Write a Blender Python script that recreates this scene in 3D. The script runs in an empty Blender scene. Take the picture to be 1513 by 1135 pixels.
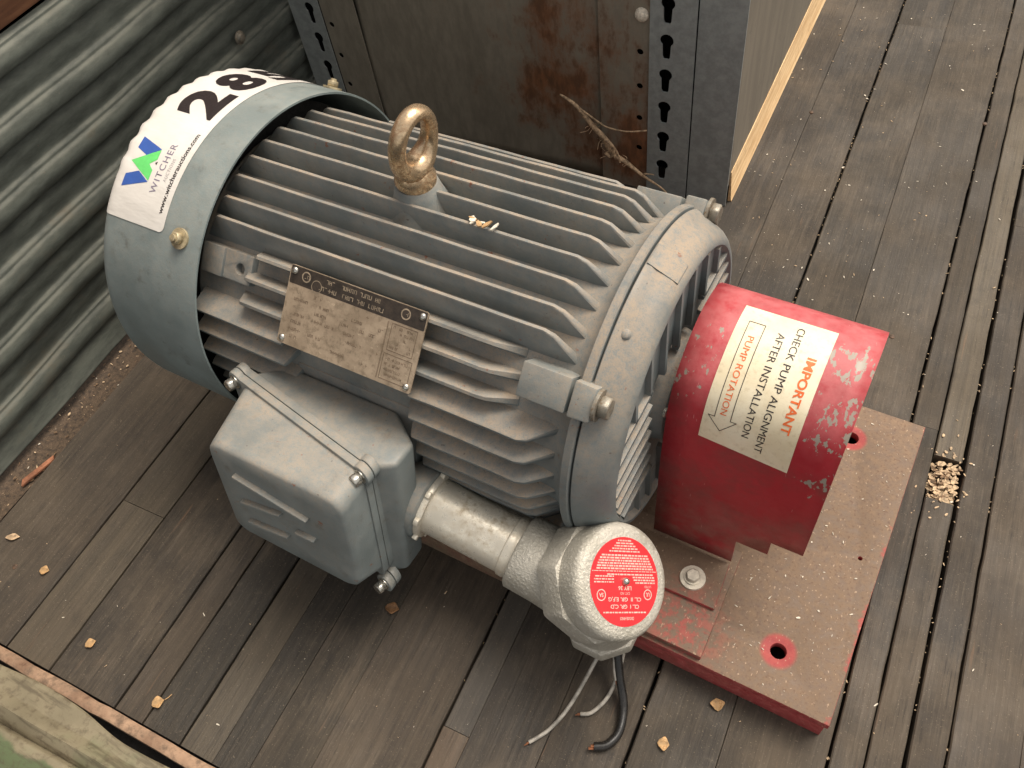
import bpy, bmesh, math, random
from mathutils import Vector, Matrix
import mathutils.noise as mn
random.seed(7)
sc = bpy.context.scene
COL = sc.collection
PI = math.pi
rad = math.radians

# ------------------------------------------------------------------ camera
cam_d = bpy.data.cameras.new('camera'); cam = bpy.data.objects.new('camera', cam_d); COL.objects.link(cam)
cam_d.sensor_width = 36.0; cam_d.lens = 29.235; cam_d.clip_start = 0.01; cam_d.clip_end = 100
RX = (0.86997388, 0.47988489, -0.11338402); RY = (0.33291089, -0.74124269, -0.58286329); RZ = (-0.36375236, 0.46932906, -0.80462069)
cam.matrix_world = Matrix(((RX[0], -RY[0], -RZ[0], 0.36243), (RX[1], -RY[1], -RZ[1], -0.39776), (RX[2], -RY[2], -RZ[2], 0.78345), (0, 0, 0, 1)))
sc.camera = cam

# ------------------------------------------------------------------ daylight (overcast)
SUN_AZ, SUN_EL = 30.0, 64.0            # azimuth clockwise from +Y, elevation
w = bpy.data.worlds.new('World'); sc.world = w; w.use_nodes = True
nt = w.node_tree; nt.nodes.clear()
sky = nt.nodes.new('ShaderNodeTexSky'); sky.sky_type = 'NISHITA'; sky.sun_disc = False
sky.sun_elevation = rad(SUN_EL); sky.sun_rotation = rad(SUN_AZ); sky.dust_density = 4.0; sky.air_density = 1.0
hs = nt.nodes.new('ShaderNodeHueSaturation'); hs.inputs['Saturation'].default_value = 0.30
tint = nt.nodes.new('ShaderNodeMix'); tint.data_type = 'RGBA'; tint.blend_type = 'MULTIPLY'
tint.inputs[0].default_value = 1.0; tint.inputs[7].default_value = (1.0, 0.94, 0.85, 1)
bg = nt.nodes.new('ShaderNodeBackground'); bg.inputs[1].default_value = 0.115
wo = nt.nodes.new('ShaderNodeOutputWorld')
nt.links.new(sky.outputs[0], hs.inputs['Color']); nt.links.new(hs.outputs[0], tint.inputs[6])
nt.links.new(tint.outputs[2], bg.inputs[0]); nt.links.new(bg.outputs[0], wo.inputs[0])
sl = bpy.data.lights.new('sun', 'SUN'); sl.energy = 1.5; sl.angle = rad(34); sl.color = (1.0, 0.94, 0.85)
so = bpy.data.objects.new('sun', sl); COL.objects.link(so)
sdir = Vector((math.sin(rad(SUN_AZ)) * math.cos(rad(SUN_EL)), math.cos(rad(SUN_AZ)) * math.cos(rad(SUN_EL)), math.sin(rad(SUN_EL))))
so.rotation_euler = sdir.to_track_quat('Z', 'Y').to_euler(); so.location = (1, 1, 3)
sc.view_settings.view_transform = 'Standard'; sc.view_settings.look = 'None'
sc.view_settings.exposure = 0.95; sc.view_settings.gamma = 1.0

# ------------------------------------------------------------------ materials
def lin(c):
    return tuple(((v / 255) / 12.92 if v / 255 <= 0.04045 else ((v / 255 + 0.055) / 1.055) ** 2.4) for v in c) + (1.0,)

class Mat:
    def __init__(s, name, rough=0.6, metal=0.0, spec=0.5):
        s.m = bpy.data.materials.new(name); s.m.use_nodes = True; s.nt = s.m.node_tree
        s.b = s.nt.nodes['Principled BSDF']
        s.b.inputs['Roughness'].default_value = rough; s.b.inputs['Metallic'].default_value = metal
        s.b.inputs['Specular IOR Level'].default_value = spec
        s._tc = None; s._geo = None
    def set(s, inp, v):
        if hasattr(v, 'node'): s.nt.links.new(v, inp)
        else: inp.default_value = v
    def node(s, t, **k):
        n = s.nt.nodes.new(t)
        for a, v in k.items(): setattr(n, a, v)
        return n
    def obj(s):
        if not s._tc: s._tc = s.node('ShaderNodeTexCoord')
        return s._tc.outputs['Object']
    def geo(s):
        if not s._geo: s._geo = s.node('ShaderNodeNewGeometry')
        return s._geo
    def mapping(s, scale=(1, 1, 1), loc=(0, 0, 0), vec=None):
        n = s.node('ShaderNodeMapping'); s.set(n.inputs[0], vec or s.obj())
        s.set(n.inputs['Location'], loc); n.inputs['Scale'].default_value = scale
        return n.outputs[0]
    def noise(s, scale, detail=4, rough=0.6, vec=None, dist=0.0):
        n = s.node('ShaderNodeTexNoise'); n.inputs['Scale'].default_value = scale; n.inputs['Detail'].default_value = detail
        n.inputs['Roughness'].default_value = rough; n.inputs['Distortion'].default_value = dist
        s.set(n.inputs['Vector'], vec or s.obj()); return n.outputs[0]
    def voro(s, scale, vec=None, feature='F1'):
        n = s.node('ShaderNodeTexVoronoi', feature=feature); n.inputs['Scale'].default_value = scale
        s.set(n.inputs['Vector'], vec or s.obj()); return n.outputs[0]
    def ss(s, v, a, b, to0=0.0, to1=1.0):
        n = s.node('ShaderNodeMapRange', interpolation_type='SMOOTHSTEP')
        s.set(n.inputs[0], v); n.inputs[1].default_value = a; n.inputs[2].default_value = b
        n.inputs[3].default_value = to0; n.inputs[4].default_value = to1; return n.outputs[0]
    def math(s, op, a, b=0.0):
        n = s.node('ShaderNodeMath', operation=op); s.set(n.inputs[0], a); s.set(n.inputs[1], b); return n.outputs[0]
    def mul(s, *v):
        r = v[0]
        for x in v[1:]: r = s.math('MULTIPLY', r, x)
        return r
    def mix(s, f, a, b, blend='MIX'):
        n = s.node('ShaderNodeMix', data_type='RGBA', blend_type=blend)
        s.set(n.inputs[0], f); s.set(n.inputs[6], a); s.set(n.inputs[7], b); return n.outputs[2]
    def nz(s):
        n = s.node('ShaderNodeSeparateXYZ'); s.nt.links.new(s.geo().outputs['Normal'], n.inputs[0]); return n.outputs[2]
    def xyz(s):
        n = s.node('ShaderNodeSeparateXYZ'); s.nt.links.new(s.obj(), n.inputs[0]); return n.outputs
    def spot(s, p, r0, r1):
        n = s.node('ShaderNodeVectorMath', operation='DISTANCE'); s.nt.links.new(s.obj(), n.inputs[0]); n.inputs[1].default_value = p
        return s.ss(n.outputs['Value'], r0, r1, 1.0, 0.0)
    def color(s, c): s.set(s.b.inputs['Base Color'], c)
    def rough(s, c): s.set(s.b.inputs['Roughness'], c)
    def bump(s, h, strength=0.3, dist=0.001, prev=None):
        n = s.node('ShaderNodeBump'); n.inputs['Strength'].default_value = strength; n.inputs['Distance'].default_value = dist
        s.set(n.inputs['Height'], h)
        if prev: s.nt.links.new(prev, n.inputs['Normal'])
        s.nt.links.new(n.outputs[0], s.b.inputs['Normal']); return n.outputs[0]

def m_motor(name, base, dusty, dustcol=(170, 147, 121), spots=True):
    M = Mat(name, 0.55)
    n1 = M.noise(26, 5, 0.6); n2 = M.noise(170, 4, 0.7); n3 = M.noise(60, 4, 0.7)
    c = M.mix(M.ss(n1, 0.3, 0.7), lin(base), lin([min(255, v * 1.13) for v in base]))
    c = M.mix(M.ss(n3, 0.55, 0.8), c, lin([v * 0.82 for v in base]))
    up = M.ss(M.nz(), -0.25, 0.95)
    n4 = M.noise(900, 2, 0.5)
    d = M.mul(up, M.ss(n1, 0.10, 0.75), M.ss(M.math('ADD', M.mul(n2, 0.6), M.mul(n4, 0.4)), 0.25, 0.62), dusty)
    d = M.math('ADD', d, M.mul(M.ss(n3, 0.4, 0.8), dusty * 0.14))
    c = M.mix(d, c, lin(dustcol))
    if spots:
        sp = M.mul(M.ss(M.noise(130, 3, 0.6, M.mapping(loc=(.3, .7, .1))), 0.66, 0.72), M.ss(M.noise(12, 2), 0.46, 0.58), 0.85)
        c = M.mix(sp, c, lin((132, 80, 54)))
        pk = M.mul(M.ss(M.noise(260, 2, 0.5), 0.72, 0.78), 0.6)
        c = M.mix(pk, c, lin((70, 58, 48)))
    M.color(c)
    M.rough(M.ss(n1, 0.3, 0.7, 0.45, 0.75))
    M.bump(M.math('ADD', n2, M.mul(M.noise(600, 2), 0.5)), 0.35, 0.0007)
    return M.m

MOTOR = m_motor('grey_green_motor_paint', (101, 109, 110), 0.80)
MOTOR_LESS = m_motor('grey_green_box_paint', (108, 116, 116), 0.6, spots=True)
COVER = m_motor('grey_green_cover_paint', (113, 124, 123), 0.24, spots=False)

def m_red_guard():
    M = Mat('scuffed_red_paint', 0.42)
    n1 = M.noise(18, 5); n2 = M.noise(95, 5, 0.7); n3 = M.noise(240, 3, 0.7)
    c = M.mix(M.ss(n1, 0.3, 0.7), lin((160, 28, 40)), lin((172, 40, 50)))
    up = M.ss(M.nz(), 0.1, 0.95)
    c = M.mix(M.mul(up, M.ss(n2, 0.1, 0.7), 0.5), c, lin((206, 132, 130)))  # upward faces painted pinker for pale dust and sky glare
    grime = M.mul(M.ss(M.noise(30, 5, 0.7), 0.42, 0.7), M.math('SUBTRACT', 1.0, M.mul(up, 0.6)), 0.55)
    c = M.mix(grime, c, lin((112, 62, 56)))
    z = M.xyz()[2]
    low = M.mul(M.ss(z, 0.20, 0.05), M.ss(M.noise(32, 6, 0.7), 0.3, 0.62), 0.9)
    c = M.mix(low, c, lin((146, 96, 86)))
    # bare patches where the paint has flaked off to grey primer
    a = M.spot((0.23, 0.005, 0.287), 0.010, 0.030)
    b = M.spot((0.236, -0.032, 0.265), 0.012, 0.034)
    e = M.spot((0.14, -0.005, 0.283), 0.006, 0.022)
    f = M.spot((0.135, -0.034, 0.266), 0.006, 0.026)
    g = M.spot((0.243, -0.05, 0.215), 0.006, 0.024)
    mk = M.math('MAXIMUM', M.math('MAXIMUM', M.math('MAXIMUM', a, b), M.math('MAXIMUM', M.mul(e, 0.5), M.mul(f, 0.6))), M.mul(g, 0.8))
    fl = M.ss(M.math('ADD', M.noise(190, 5, 0.6, M.mapping((1.0, 0.5, 0.7))), M.mul(mk, 0.125)), 0.645, 0.665)
    fl = M.mul(fl, M.ss(mk, 0.02, 0.1))
    c = M.mix(fl, c, lin((152, 141, 128)))
    sc_ = M.mul(M.ss(M.noise(70, 2, 0.5, M.mapping((9, 1, 1), (3, 1, 2))), 0.73, 0.75), 0.6)
    c = M.mix(sc_, c, lin((205, 150, 145)))
    M.color(c); M.rough(M.ss(n2, 0.3, 0.7, 0.38, 0.62))
    M.bump(M.math('SUBTRACT', M.mul(n3, 0.4), fl), 0.25, 0.0004)
    return M.m
RED = m_red_guard()

def m_base(name='dusty_red_base_paint', side=0.4):
    M = Mat(name, 0.75)
    n1 = M.noise(14, 6, 0.65); n2 = M.noise(120, 5, 0.7); n3 = M.noise(400, 3, 0.7)
    red = M.mix(M.ss(n2, 0.3, 0.7), lin((146, 40, 44)), lin((168, 78, 74)))
    dust = M.mix(M.ss(n2, 0.25, 0.75), lin((99, 82, 64)), lin((131, 111, 89)))
    dust = M.mix(M.ss(n3, 0.52, 0.72), dust, lin((88, 66, 53)))
    dust = M.mix(M.mul(M.ss(M.noise(9, 4), 0.4, 0.65), 0.5), dust, lin((104, 88, 70)))
    up = M.ss(M.nz(), 0.5, 0.9)
    x, y, z = M.xyz()
    edge = M.math('MAXIMUM', M.ss(x, 0.298, 0.316), M.mul(M.ss(y, -0.146, -0.168), 0.6))
    wear = M.math('ADD', M.mul(edge, 0.34), n1)
    r_ = M.ss(M.math('ADD', wear, M.mul(M.math('SUBTRACT', n2, 0.5), 0.5)), 0.79, 0.90)
    pk = M.math('MAXIMUM', M.math('MAXIMUM', M.spot((0.2532, 0.1183, 0.0405), 0.0120, 0.0165), M.spot((0.2582, -0.1195, 0.0405), 0.0125, 0.0175)), M.mul(M.spot((0.175, -0.138, 0.049), 0.0, 0.06), M.ss(n2, 0.42, 0.58), 0.8))
    f = M.math('SUBTRACT', M.mul(up, 0.96), M.math('MAXIMUM', M.mul(r_, 0.72), M.mul(pk, 0.85)))
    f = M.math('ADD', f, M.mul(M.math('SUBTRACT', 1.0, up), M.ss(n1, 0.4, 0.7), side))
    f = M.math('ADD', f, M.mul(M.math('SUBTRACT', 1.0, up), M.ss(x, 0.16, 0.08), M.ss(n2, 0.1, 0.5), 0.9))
    f = M.math('MAXIMUM', M.math('MINIMUM', f, 1.0), 0.0)
    c = M.mix(f, red, dust)
    lt = M.mul(M.ss(M.noise(420, 2, 0.5, M.mapping((1, .6, 1), (4, 4, 4))), 0.64, 0.72), 0.5)
    c = M.mix(lt, c, lin((196, 168, 140)))
    M.color(c); M.rough(M.ss(n2, 0.3, 0.7, 0.6, 0.9)); M.bump(M.math('ADD', n2, n3), 0.3, 0.0006)
    return M.m
BASE = m_base(); RAIL = m_base('brown_rail_shaded_sides', 1.6)  # rail sides are browned to paint in the shadow under the overhang

def m_plain(name, c, rough=0.6, metal=0.0, var=0.2, scale=60, bump=0.15, dirt=None):
    M = Mat(name, rough, metal)
    n = M.noise(scale, 5, 0.65); n2 = M.noise(scale * 5, 4, 0.7)
    col = M.mix(M.ss(n, 0.3, 0.7), lin([v * (1 - var) for v in c]), lin([min(255, v * (1 + var)) for v in c]))
    if dirt: col = M.mix(M.mul(M.ss(n2, 0.4, 0.7), M.ss(n, 0.35, 0.6)), col, lin(dirt))
    M.color(col); M.rough(M.ss(n2, 0.3, 0.7, max(0.05, rough - 0.12), min(1, rough + 0.12)))
    if bump: M.bump(n2, bump, 0.0006)
    return M.m

BOLT = m_plain('dull_bolt_steel', (132, 126, 114), 0.45, 0.3, 0.18, 90, 0.15, (120, 100, 78))
CHROME = m_plain('bright_screw_steel', (196, 192, 182), 0.25, 0.9, 0.12, 90, 0.1)
BRASSY = m_plain('yellow_zinc_screw', (168, 154, 124), 0.45, 0.3, 0.2, 120, 0.15)
EYE = m_plain('tarnished_forged_steel', (204, 178, 144), 0.28, 0.75, 0.16, 60, 0.2, (160, 122, 90))
PIPE = m_plain('galvanised_conduit', (220, 212, 195), 0.36, 0.25, 0.08, 30, 0.08, (172, 156, 130))
CAST = None
def m_cast():
    M = Mat('pebbled_aluminium_casting', 0.48, 0.25)
    n = M.noise(420, 3, 0.6); n1 = M.noise(25, 4)
    c = M.mix(M.ss(n1, 0.3, 0.7), lin((168, 162, 148)), lin((194, 188, 175)))
    c = M.mix(M.mul(M.ss(n, 0.55, 0.7), 0.5), c, lin((230, 226, 215)))
    M.color(c); M.rough(M.ss(n, 0.3, 0.7, 0.34, 0.6)); M.bump(n, 0.9, 0.0014); return M.m
CAST = m_cast()
PLATE_METAL = None
def m_nameplate():
    M = Mat('worn_etched_plate', 0.42, 0.35)
    n = M.noise(150, 5, 0.7); n2 = M.noise(40, 5)
    c = M.mix(M.ss(n2, 0.3, 0.7), lin((152, 134, 112)), lin((182, 162, 138)))
    c = M.mix(M.mul(M.ss(n, 0.45, 0.7), 0.6), c, lin((112, 98, 78)))
    c = M.mix(M.mul(M.ss(M.noise(220, 2, 0.5, M.mapping((1, 2, 2))), 0.68, 0.75), 0.6), c, lin((206, 186, 158)))
    M.color(c); M.bump(n, 0.2, 0.0004); return M.m
PLATE_METAL = m_nameplate()
PLATE_DARK = m_plain('plate_dark_enamel', (54, 46, 39), 0.5, 0.1, 0.2, 120, 0.1)
PLATE_LIGHT = m_plain('plate_worn_letters', (150, 134, 113), 0.5, 0.1, 0.15, 200, 0)
PLATE_MID = m_plain('plate_etched_lines', (112, 94, 76), 0.5, 0.2, 0.15, 200, 0)
def m_sticker():
    M = Mat('white_vinyl_sticker', 0.42)
    n = M.noise(20, 4); n2 = M.noise(160, 3)
    c = M.mix(M.ss(n, 0.35, 0.7), lin((214, 208, 199)), lin((224, 219, 211)))
    c = M.mix(M.mul(M.ss(n2, 0.62, 0.75), 0.25), c, lin((205, 195, 182)))
    M.color(c); M.bump(M.noise(1, 3, 0.5, M.mapping((22, 70, 70))), 0.35, 0.003); return M.m
STICKER = m_sticker()
INK = m_plain('black_print', (38, 31, 31), 0.45, 0, 0.05, 80, 0)
INK_BLUE = m_plain('blue_print', (58, 92, 164), 0.45, 0, 0.04, 80, 0)
INK_GREEN = m_plain('green_print', (104, 206, 112), 0.45, 0, 0.04, 80, 0)
INK_GREY = m_plain('grey_print', (176, 172, 170), 0.45, 0, 0.04, 80, 0)
INK_PURPLE = m_plain('faded_purple_print', (128, 118, 136), 0.45, 0, 0.04, 80, 0)
INK_ORANGE = m_plain('orange_print', (224, 106, 48), 0.5, 0, 0.08, 80, 0)
def m_warn():
    M = Mat('yellowed_warning_label', 0.5)
    n = M.noise(30, 5); n2 = M.noise(220, 4, 0.7); n3 = M.noise(75, 4, 0.6)
    c = M.mix(M.ss(n, 0.3, 0.7), lin((222, 206, 172)), lin((234, 222, 194)))
    c = M.mix(M.mul(M.ss(n2, 0.5, 0.7), 0.35), c, lin((186, 166, 132)))
    c = M.mix(M.mul(M.ss(n3, 0.6, 0.75), 0.4), c, lin((176, 150, 112)))
    M.color(c); return M.m
WARN = m_warn()
RLABEL = m_plain('red_cap_label', (212, 40, 46), 0.4, 0.0, 0.05, 60, 0.1)
RL_INK = m_plain('pale_label_print', (240, 176, 164), 0.45, 0, 0.05, 90, 0)
WIRE = m_plain('black_wire_insulation', (30, 28, 26), 0.33, 0, 0.2, 90, 0.1)
WIREG = m_plain('grey_wire_insulation', (150, 144, 134), 0.35, 0, 0.2, 90, 0.1)
COPPER = m_plain('dull_copper', (150, 98, 68), 0.45, 0.6, 0.15, 200, 0)
DARK = m_plain('dark_cavity_shade', (26, 24, 22), 0.9, 0, 0.2, 60, 0.1)  # near-black colour stands for the shade inside holes and cavities
BOARD = None

def m_plank():
    M = Mat('weathered_plank_wood', 0.72)
    oi = M.node('ShaderNodeObjectInfo')
    off = M.node('ShaderNodeVectorMath', operation='SCALE'); off.inputs[0].default_value = (37, 53, 19); M.nt.links.new(oi.outputs['Random'], off.inputs['Scale'])
    v0 = M.node('ShaderNodeVectorMath', operation='ADD'); M.nt.links.new(M.obj(), v0.inputs[0]); M.nt.links.new(off.outputs[0], v0.inputs[1])
    v = v0.outputs[0]
    g1 = M.noise(1, 6, 0.65, M.mapping((170, 5, 60), vec=v), 0.4); g2 = M.noise(1, 4, 0.7, M.mapping((620, 14, 200), vec=v)); p = M.noise(7, 5, 0.6, v); f = M.noise(90, 4, 0.7, v)
    w_ = M.geo().outputs['Position']
    bp = M.noise(6, 6, 0.65, w_); bq = M.noise(15, 5, 0.65, M.mapping((1, 1, 1), (5, 2, 8), vec=w_)); bs = M.noise(1, 4, 0.6, M.mapping((60, 4, 60), (1, 2, 3), vec=v))
    c = M.mix(M.ss(g1, 0.3, 0.72), oi.outputs['Color'], M.mix(1.0, oi.outputs['Color'], (1.55, 1.52, 1.46, 1), 'MULTIPLY'))
    c = M.mix(M.mul(M.ss(bp, 0.44, 0.68), 0.65), c, lin((88, 76, 61)))
    c = M.mix(M.mul(M.ss(bq, 0.5, 0.72), 0.5), c, lin((42, 37, 32)))
    c = M.mix(M.mul(M.ss(bs, 0.5, 0.66), M.ss(bq, 0.35, 0.6), 0.5), c, lin((86, 75, 62)))
    c = M.mix(M.mul(M.ss(g2, 0.56, 0.72), 0.4), c, lin((36, 31, 26)))
    c = M.mix(M.mul(M.ss(p, 0.5, 0.75), 0.3), c, lin((78, 68, 56)))
    c = M.mix(M.mul(M.ss(M.noise(1, 3, 0.6, M.mapping((130, 9, 30), (8, 3, 1), vec=v)), 0.66, 0.74), M.ss(p, 0.4, 0.6), 0.55), c, lin((104, 80, 60)))
    c = M.mix(M.mul(M.ss(f, 0.58, 0.75), 0.3), c, lin((96, 86, 73)))
    gs_ = M.noise(1, 3, 0.65, M.mapping((420, 26, 420), (2, 9, 4), vec=v))
    c = M.mix(M.mul(M.ss(gs_, 0.52, 0.68), M.ss(bp, 0.35, 0.6), 0.28), c, lin((104, 93, 78)))
    c = M.mix(M.mul(M.ss(gs_, 0.44, 0.30), M.ss(bq, 0.4, 0.6), 0.55), c, lin((30, 26, 22)))
    c = M.mix(M.mul(M.ss(M.noise(700, 2, 0.5, v), 0.66, 0.74), 0.5), c, lin((138, 124, 104)))
    M.color(c); M.rough(M.ss(p, 0.3, 0.7, 0.62, 0.85))
    M.bump(M.math('ADD', M.math('ADD', M.mul(g1, 1.0), M.mul(g2, 0.5)), M.mul(f, 0.5)), 0.6, 0.0014)
    return M.m
PLANK = m_plank()

def m_steel(name, base, rust, amount, streak=(1, 1, 1), rough=0.5, where=None, speck=True, dust=0.0, var=0.07):
    M = Mat(name, rough, 0.1)
    n1 = M.noise(9, 6, 0.65); n2 = M.noise(85, 5, 0.7, M.mapping(streak)); n3 = M.noise(360, 3, 0.7)
    c = M.mix(M.ss(n2, 0.3, 0.7), lin([v * (1 - var) for v in base]), lin([min(255, v * (1 + var)) for v in base]))
    r_ = M.math('ADD', n1, M.mul(M.math('SUBTRACT', n2, 0.5), 0.5))
    if where:
        wv = None
        for p, a, b, k in where:
            q = M.mul(M.spot(p, a, b), k); wv = q if wv is None else M.math('MAXIMUM', wv, q)
        r_ = M.math('ADD', r_, wv)
    f = M.ss(r_, 0.62 - amount, 0.86 - amount)
    rc = M.mix(M.ss(n2, 0.35, 0.65), lin(rust), lin([v * 0.68 for v in rust]))
    c = M.mix(M.mul(f, 0.9), c, rc)
    if speck: c = M.mix(M.mul(M.ss(n3, 0.62, 0.75), 0.3), c, lin((150, 132, 110)))
    if dust: c = M.mix(M.mul(M.ss(M.nz(), -0.05, 0.75), M.ss(n2, 0.25, 0.65), dust), c, lin((150, 134, 108)))
    M.color(c); M.bump(M.math('ADD', n2, n3), 0.12, 0.0005); return M.m
CORR = m_steel('weathered_galvanised_sheet', (90, 94, 87), (116, 104, 85), 0.04, (1.0, 0.3, 1.0), 0.62, dust=0.15, var=0.14)
SHELFP = m_steel('grey_shelf_post_paint', (146, 150, 147), (150, 114, 78), -0.05, rough=0.45)
SHELFB = m_steel('rusted_shelf_panel', (140, 132, 117), (146, 94, 60), 0.02, (1, 1, 0.35), 0.5, where=[((0.12, 0.01, 0.15), 0.03, 0.22, 0.30), ((0.20, 0, 0.08), 0.0, 0.16, 0.26), ((-0.21, 0, 0.3), 0.0, 0.08, 0.16)])
RUST = m_steel('flaking_rust', (142, 116, 94), (112, 76, 54), 0.16, rough=0.85, var=0.25)
PAINT2 = None
def m_painted():
    M = Mat('worn_cream_green_paint', 0.6)
    n1 = M.noise(16, 5); n2 = M.noise(110, 5, 0.7)
    c = M.mix(M.ss(n1, 0.3, 0.7), lin((112, 103, 82)), lin((136, 125, 101)))
    y = M.xyz()[1]
    x = M.xyz()[0]
    q = M.math('ADD', y, M.mul(x, -0.094))
    g = M.mul(M.ss(M.math('ADD', q, M.mul(M.math('SUBTRACT', n1, 0.5), 0.04)), -0.051, -0.056), 0.95)
    g2 = M.mul(M.ss(n1, 0.5, 0.66), 0.45)
    c = M.mix(M.math('MAXIMUM', g, g2), c, lin((78, 90, 60)))
    c = M.mix(M.mul(M.ss(n2, 0.48, 0.7), 0.6), c, lin((74, 61, 46)))
    c = M.mix(M.mul(M.ss(M.noise(1, 4, 0.6, M.mapping((14, 120, 60))), 0.5, 0.66), 0.6), c, lin((66, 56, 42)))
    M.color(c); M.bump(n2, 0.35, 0.001); return M.m
PAINT2 = m_painted()
def m_board(name, a, b, streak):
    M = Mat(name, 0.7)
    g = M.noise(1, 5, 0.65, M.mapping(streak)); n = M.noise(60, 4, 0.7)
    c = M.mix(M.ss(g, 0.3, 0.7), lin(a), lin(b)); c = M.mix(M.mul(M.ss(n, 0.55, 0.75), 0.4), c, lin([v * 0.7 for v in a]))
    M.color(c); M.bump(g, 0.3, 0.0008); return M.m
GREYWOOD = m_board('grey_plywood_face', (108, 100, 88), (124, 115, 101), (160, 40, 6))
PALEWOOD = m_board('pale_cut_wood', (196, 158, 112), (228, 196, 150), (90, 12, 200))
BROWNWOOD = m_board('brown_painted_wood', (92, 58, 40), (124, 84, 58), (60, 10, 120))
LEAF = m_plain('dry_leaf', (176, 142, 98), 0.7, 0, 0.2, 120, 0.3, (140, 98, 60))
LEAF2 = m_plain('brown_leaf', (124, 90, 58), 0.75, 0, 0.25, 120, 0.3, (80, 56, 36))
CHIP = m_plain('wood_chip', (170, 146, 116), 0.8, 0, 0.25, 300, 0)
CHIPD = m_plain('dark_wood_chip', (104, 82, 60), 0.85, 0, 0.3, 300, 0)
CHIPW = m_plain('pale_speck', (206, 196, 178), 0.8, 0, 0.15, 300, 0)
SLIVER = m_plain('orange_wood_sliver', (140, 92, 66), 0.8, 0, 0.2, 100, 0.3)
TWIG = m_plain('dry_root', (170, 144, 114), 0.85, 0, 0.25, 200, 0.4)
DIRT = m_plain('dirt_and_sawdust', (78, 64, 50), 0.95, 0, 0.35, 200, 0.6, (50, 40, 31))
NAIL = m_plain('rusty_nail', (84, 66, 52), 0.7, 0.2, 0.3, 200, 0.2)
UNDER = m_plain('dark_under_floor', (24, 20, 17), 0.95, 0, 0.2, 40, 0.1)

# ------------------------------------------------------------------ object helpers
def world_root(o):
    while o.parent: o = o.parent
    return o
def finish(name, bm, mats, parent=None, smooth=38, loc=None):
    """link a bmesh (world coordinates, or local ones when loc is given) as one mesh object"""
    me = bpy.data.meshes.new(name)
    bmesh.ops.recalc_face_normals(bm, faces=bm.faces[:]) if smooth is not None and smooth >= 0 else None
    base = Vector((0, 0, 0))
    if parent: base = world_root(parent).location.copy()
    if loc is None and parent: bmesh.ops.translate(bm, verts=bm.verts[:], vec=-base)
    bm.to_mesh(me); bm.free()
    for m in (mats if isinstance(mats, (list, tuple)) else [mats]): me.materials.append(m)
    if smooth is not None and smooth > 0:
        me.polygons.foreach_set('use_smooth', [True] * len(me.polygons)); me.set_sharp_from_angle(angle=rad(smooth))
    o = bpy.data.objects.new(name, me); COL.objects.link(o)
    if parent: o.parent = parent
    if loc is not None: o.location = Vector(loc) - base
    return o
def thing(name, label, cat, loc=(0, 0, 0), group=None, kind=None):
    o = bpy.data.objects.new(name, None); COL.objects.link(o); o.location = loc; o.empty_display_size = 0.02
    return tag(o, label, cat, group, kind)
def tag(o, label=None, cat=None, group=None, kind=None):
    if label: o['label'] = label
    if cat: o['category'] = cat
    if group: o['group'] = group
    if kind: o['kind'] = kind
    return o
def copy_of(src, parent, loc, rot=None):
    o = src.copy(); COL.objects.link(o); o.parent = parent
    o.location = Vector(loc) - world_root(parent).location
    if rot is not None: o.rotation_mode = 'QUATERNION'; o.rotation_quaternion = rot
    return o

def basis(ax):
    ax = Vector(ax).normalized()
    t = Vector((0, 0, 1)) if abs(ax.z) < 0.9 else Vector((1, 0, 0))
    u = (t - ax * t.dot(ax)).normalized(); v = ax.cross(u); return ax, u, v
def lathe(bm, prof, org, ax, seg=48, mat=0, a0=0.0, a1=2 * PI, smooth=True, udir=None):
    """prof: list of (distance along axis, radius)"""
    org = Vector(org); ax, u, v = basis(ax)
    if udir is not None:
        u = Vector(udir); u = (u - ax * u.dot(ax)).normalized(); v = ax.cross(u)
    full = abs(a1 - a0 - 2 * PI) < 1e-6; n = seg if full else seg + 1
    rings = []
    for d, r in prof:
        if r < 1e-7: rings.append([bm.verts.new(org + ax * d)]); continue
        rings.append([bm.verts.new(org + ax * d + (u * math.cos(a0 + (a1 - a0) * i / seg) + v * math.sin(a0 + (a1 - a0) * i / seg)) * r) for i in range(n)])
    for A, B in zip(rings, rings[1:]):
        for i in range(seg):
            j = (i + 1) % n
            if len(A) == 1 and len(B) == 1: continue
            if len(A) == 1: f = bm.faces.new((A[0], B[i], B[j]))
            elif len(B) == 1: f = bm.faces.new((A[i], B[0], A[j]))
            else: f = bm.faces.new((A[i], B[i], B[j], A[j]))
            f.material_index = mat
def tube(bm, pts, r, seg=8, mat=0, cap=True):
    pts = [Vector(p) for p in pts]; rs = r if isinstance(r, (list, tuple)) else [r] * len(pts)
    rings = []; u = None
    for i, p in enumerate(pts):
        t = (pts[min(i + 1, len(pts) - 1)] - pts[max(i - 1, 0)]).normalized()
        if u is None: _, u, _ = basis(t)
        u = (u - t * u.dot(t)).normalized(); v = t.cross(u)
        rings.append([bm.verts.new(p + (u * math.cos(2 * PI * k / seg) + v * math.sin(2 * PI * k / seg)) * rs[i]) for k in range(seg)])
    for A, B in zip(rings, rings[1:]):
        for k in range(seg):
            f = bm.faces.new((A[k], A[(k + 1) % seg], B[(k + 1) % seg], B[k])); f.material_index = mat
    if cap:
        bm.faces.new(rings[0][::-1]).material_index = mat; bm.faces.new(rings[-1]).material_index = mat
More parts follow.
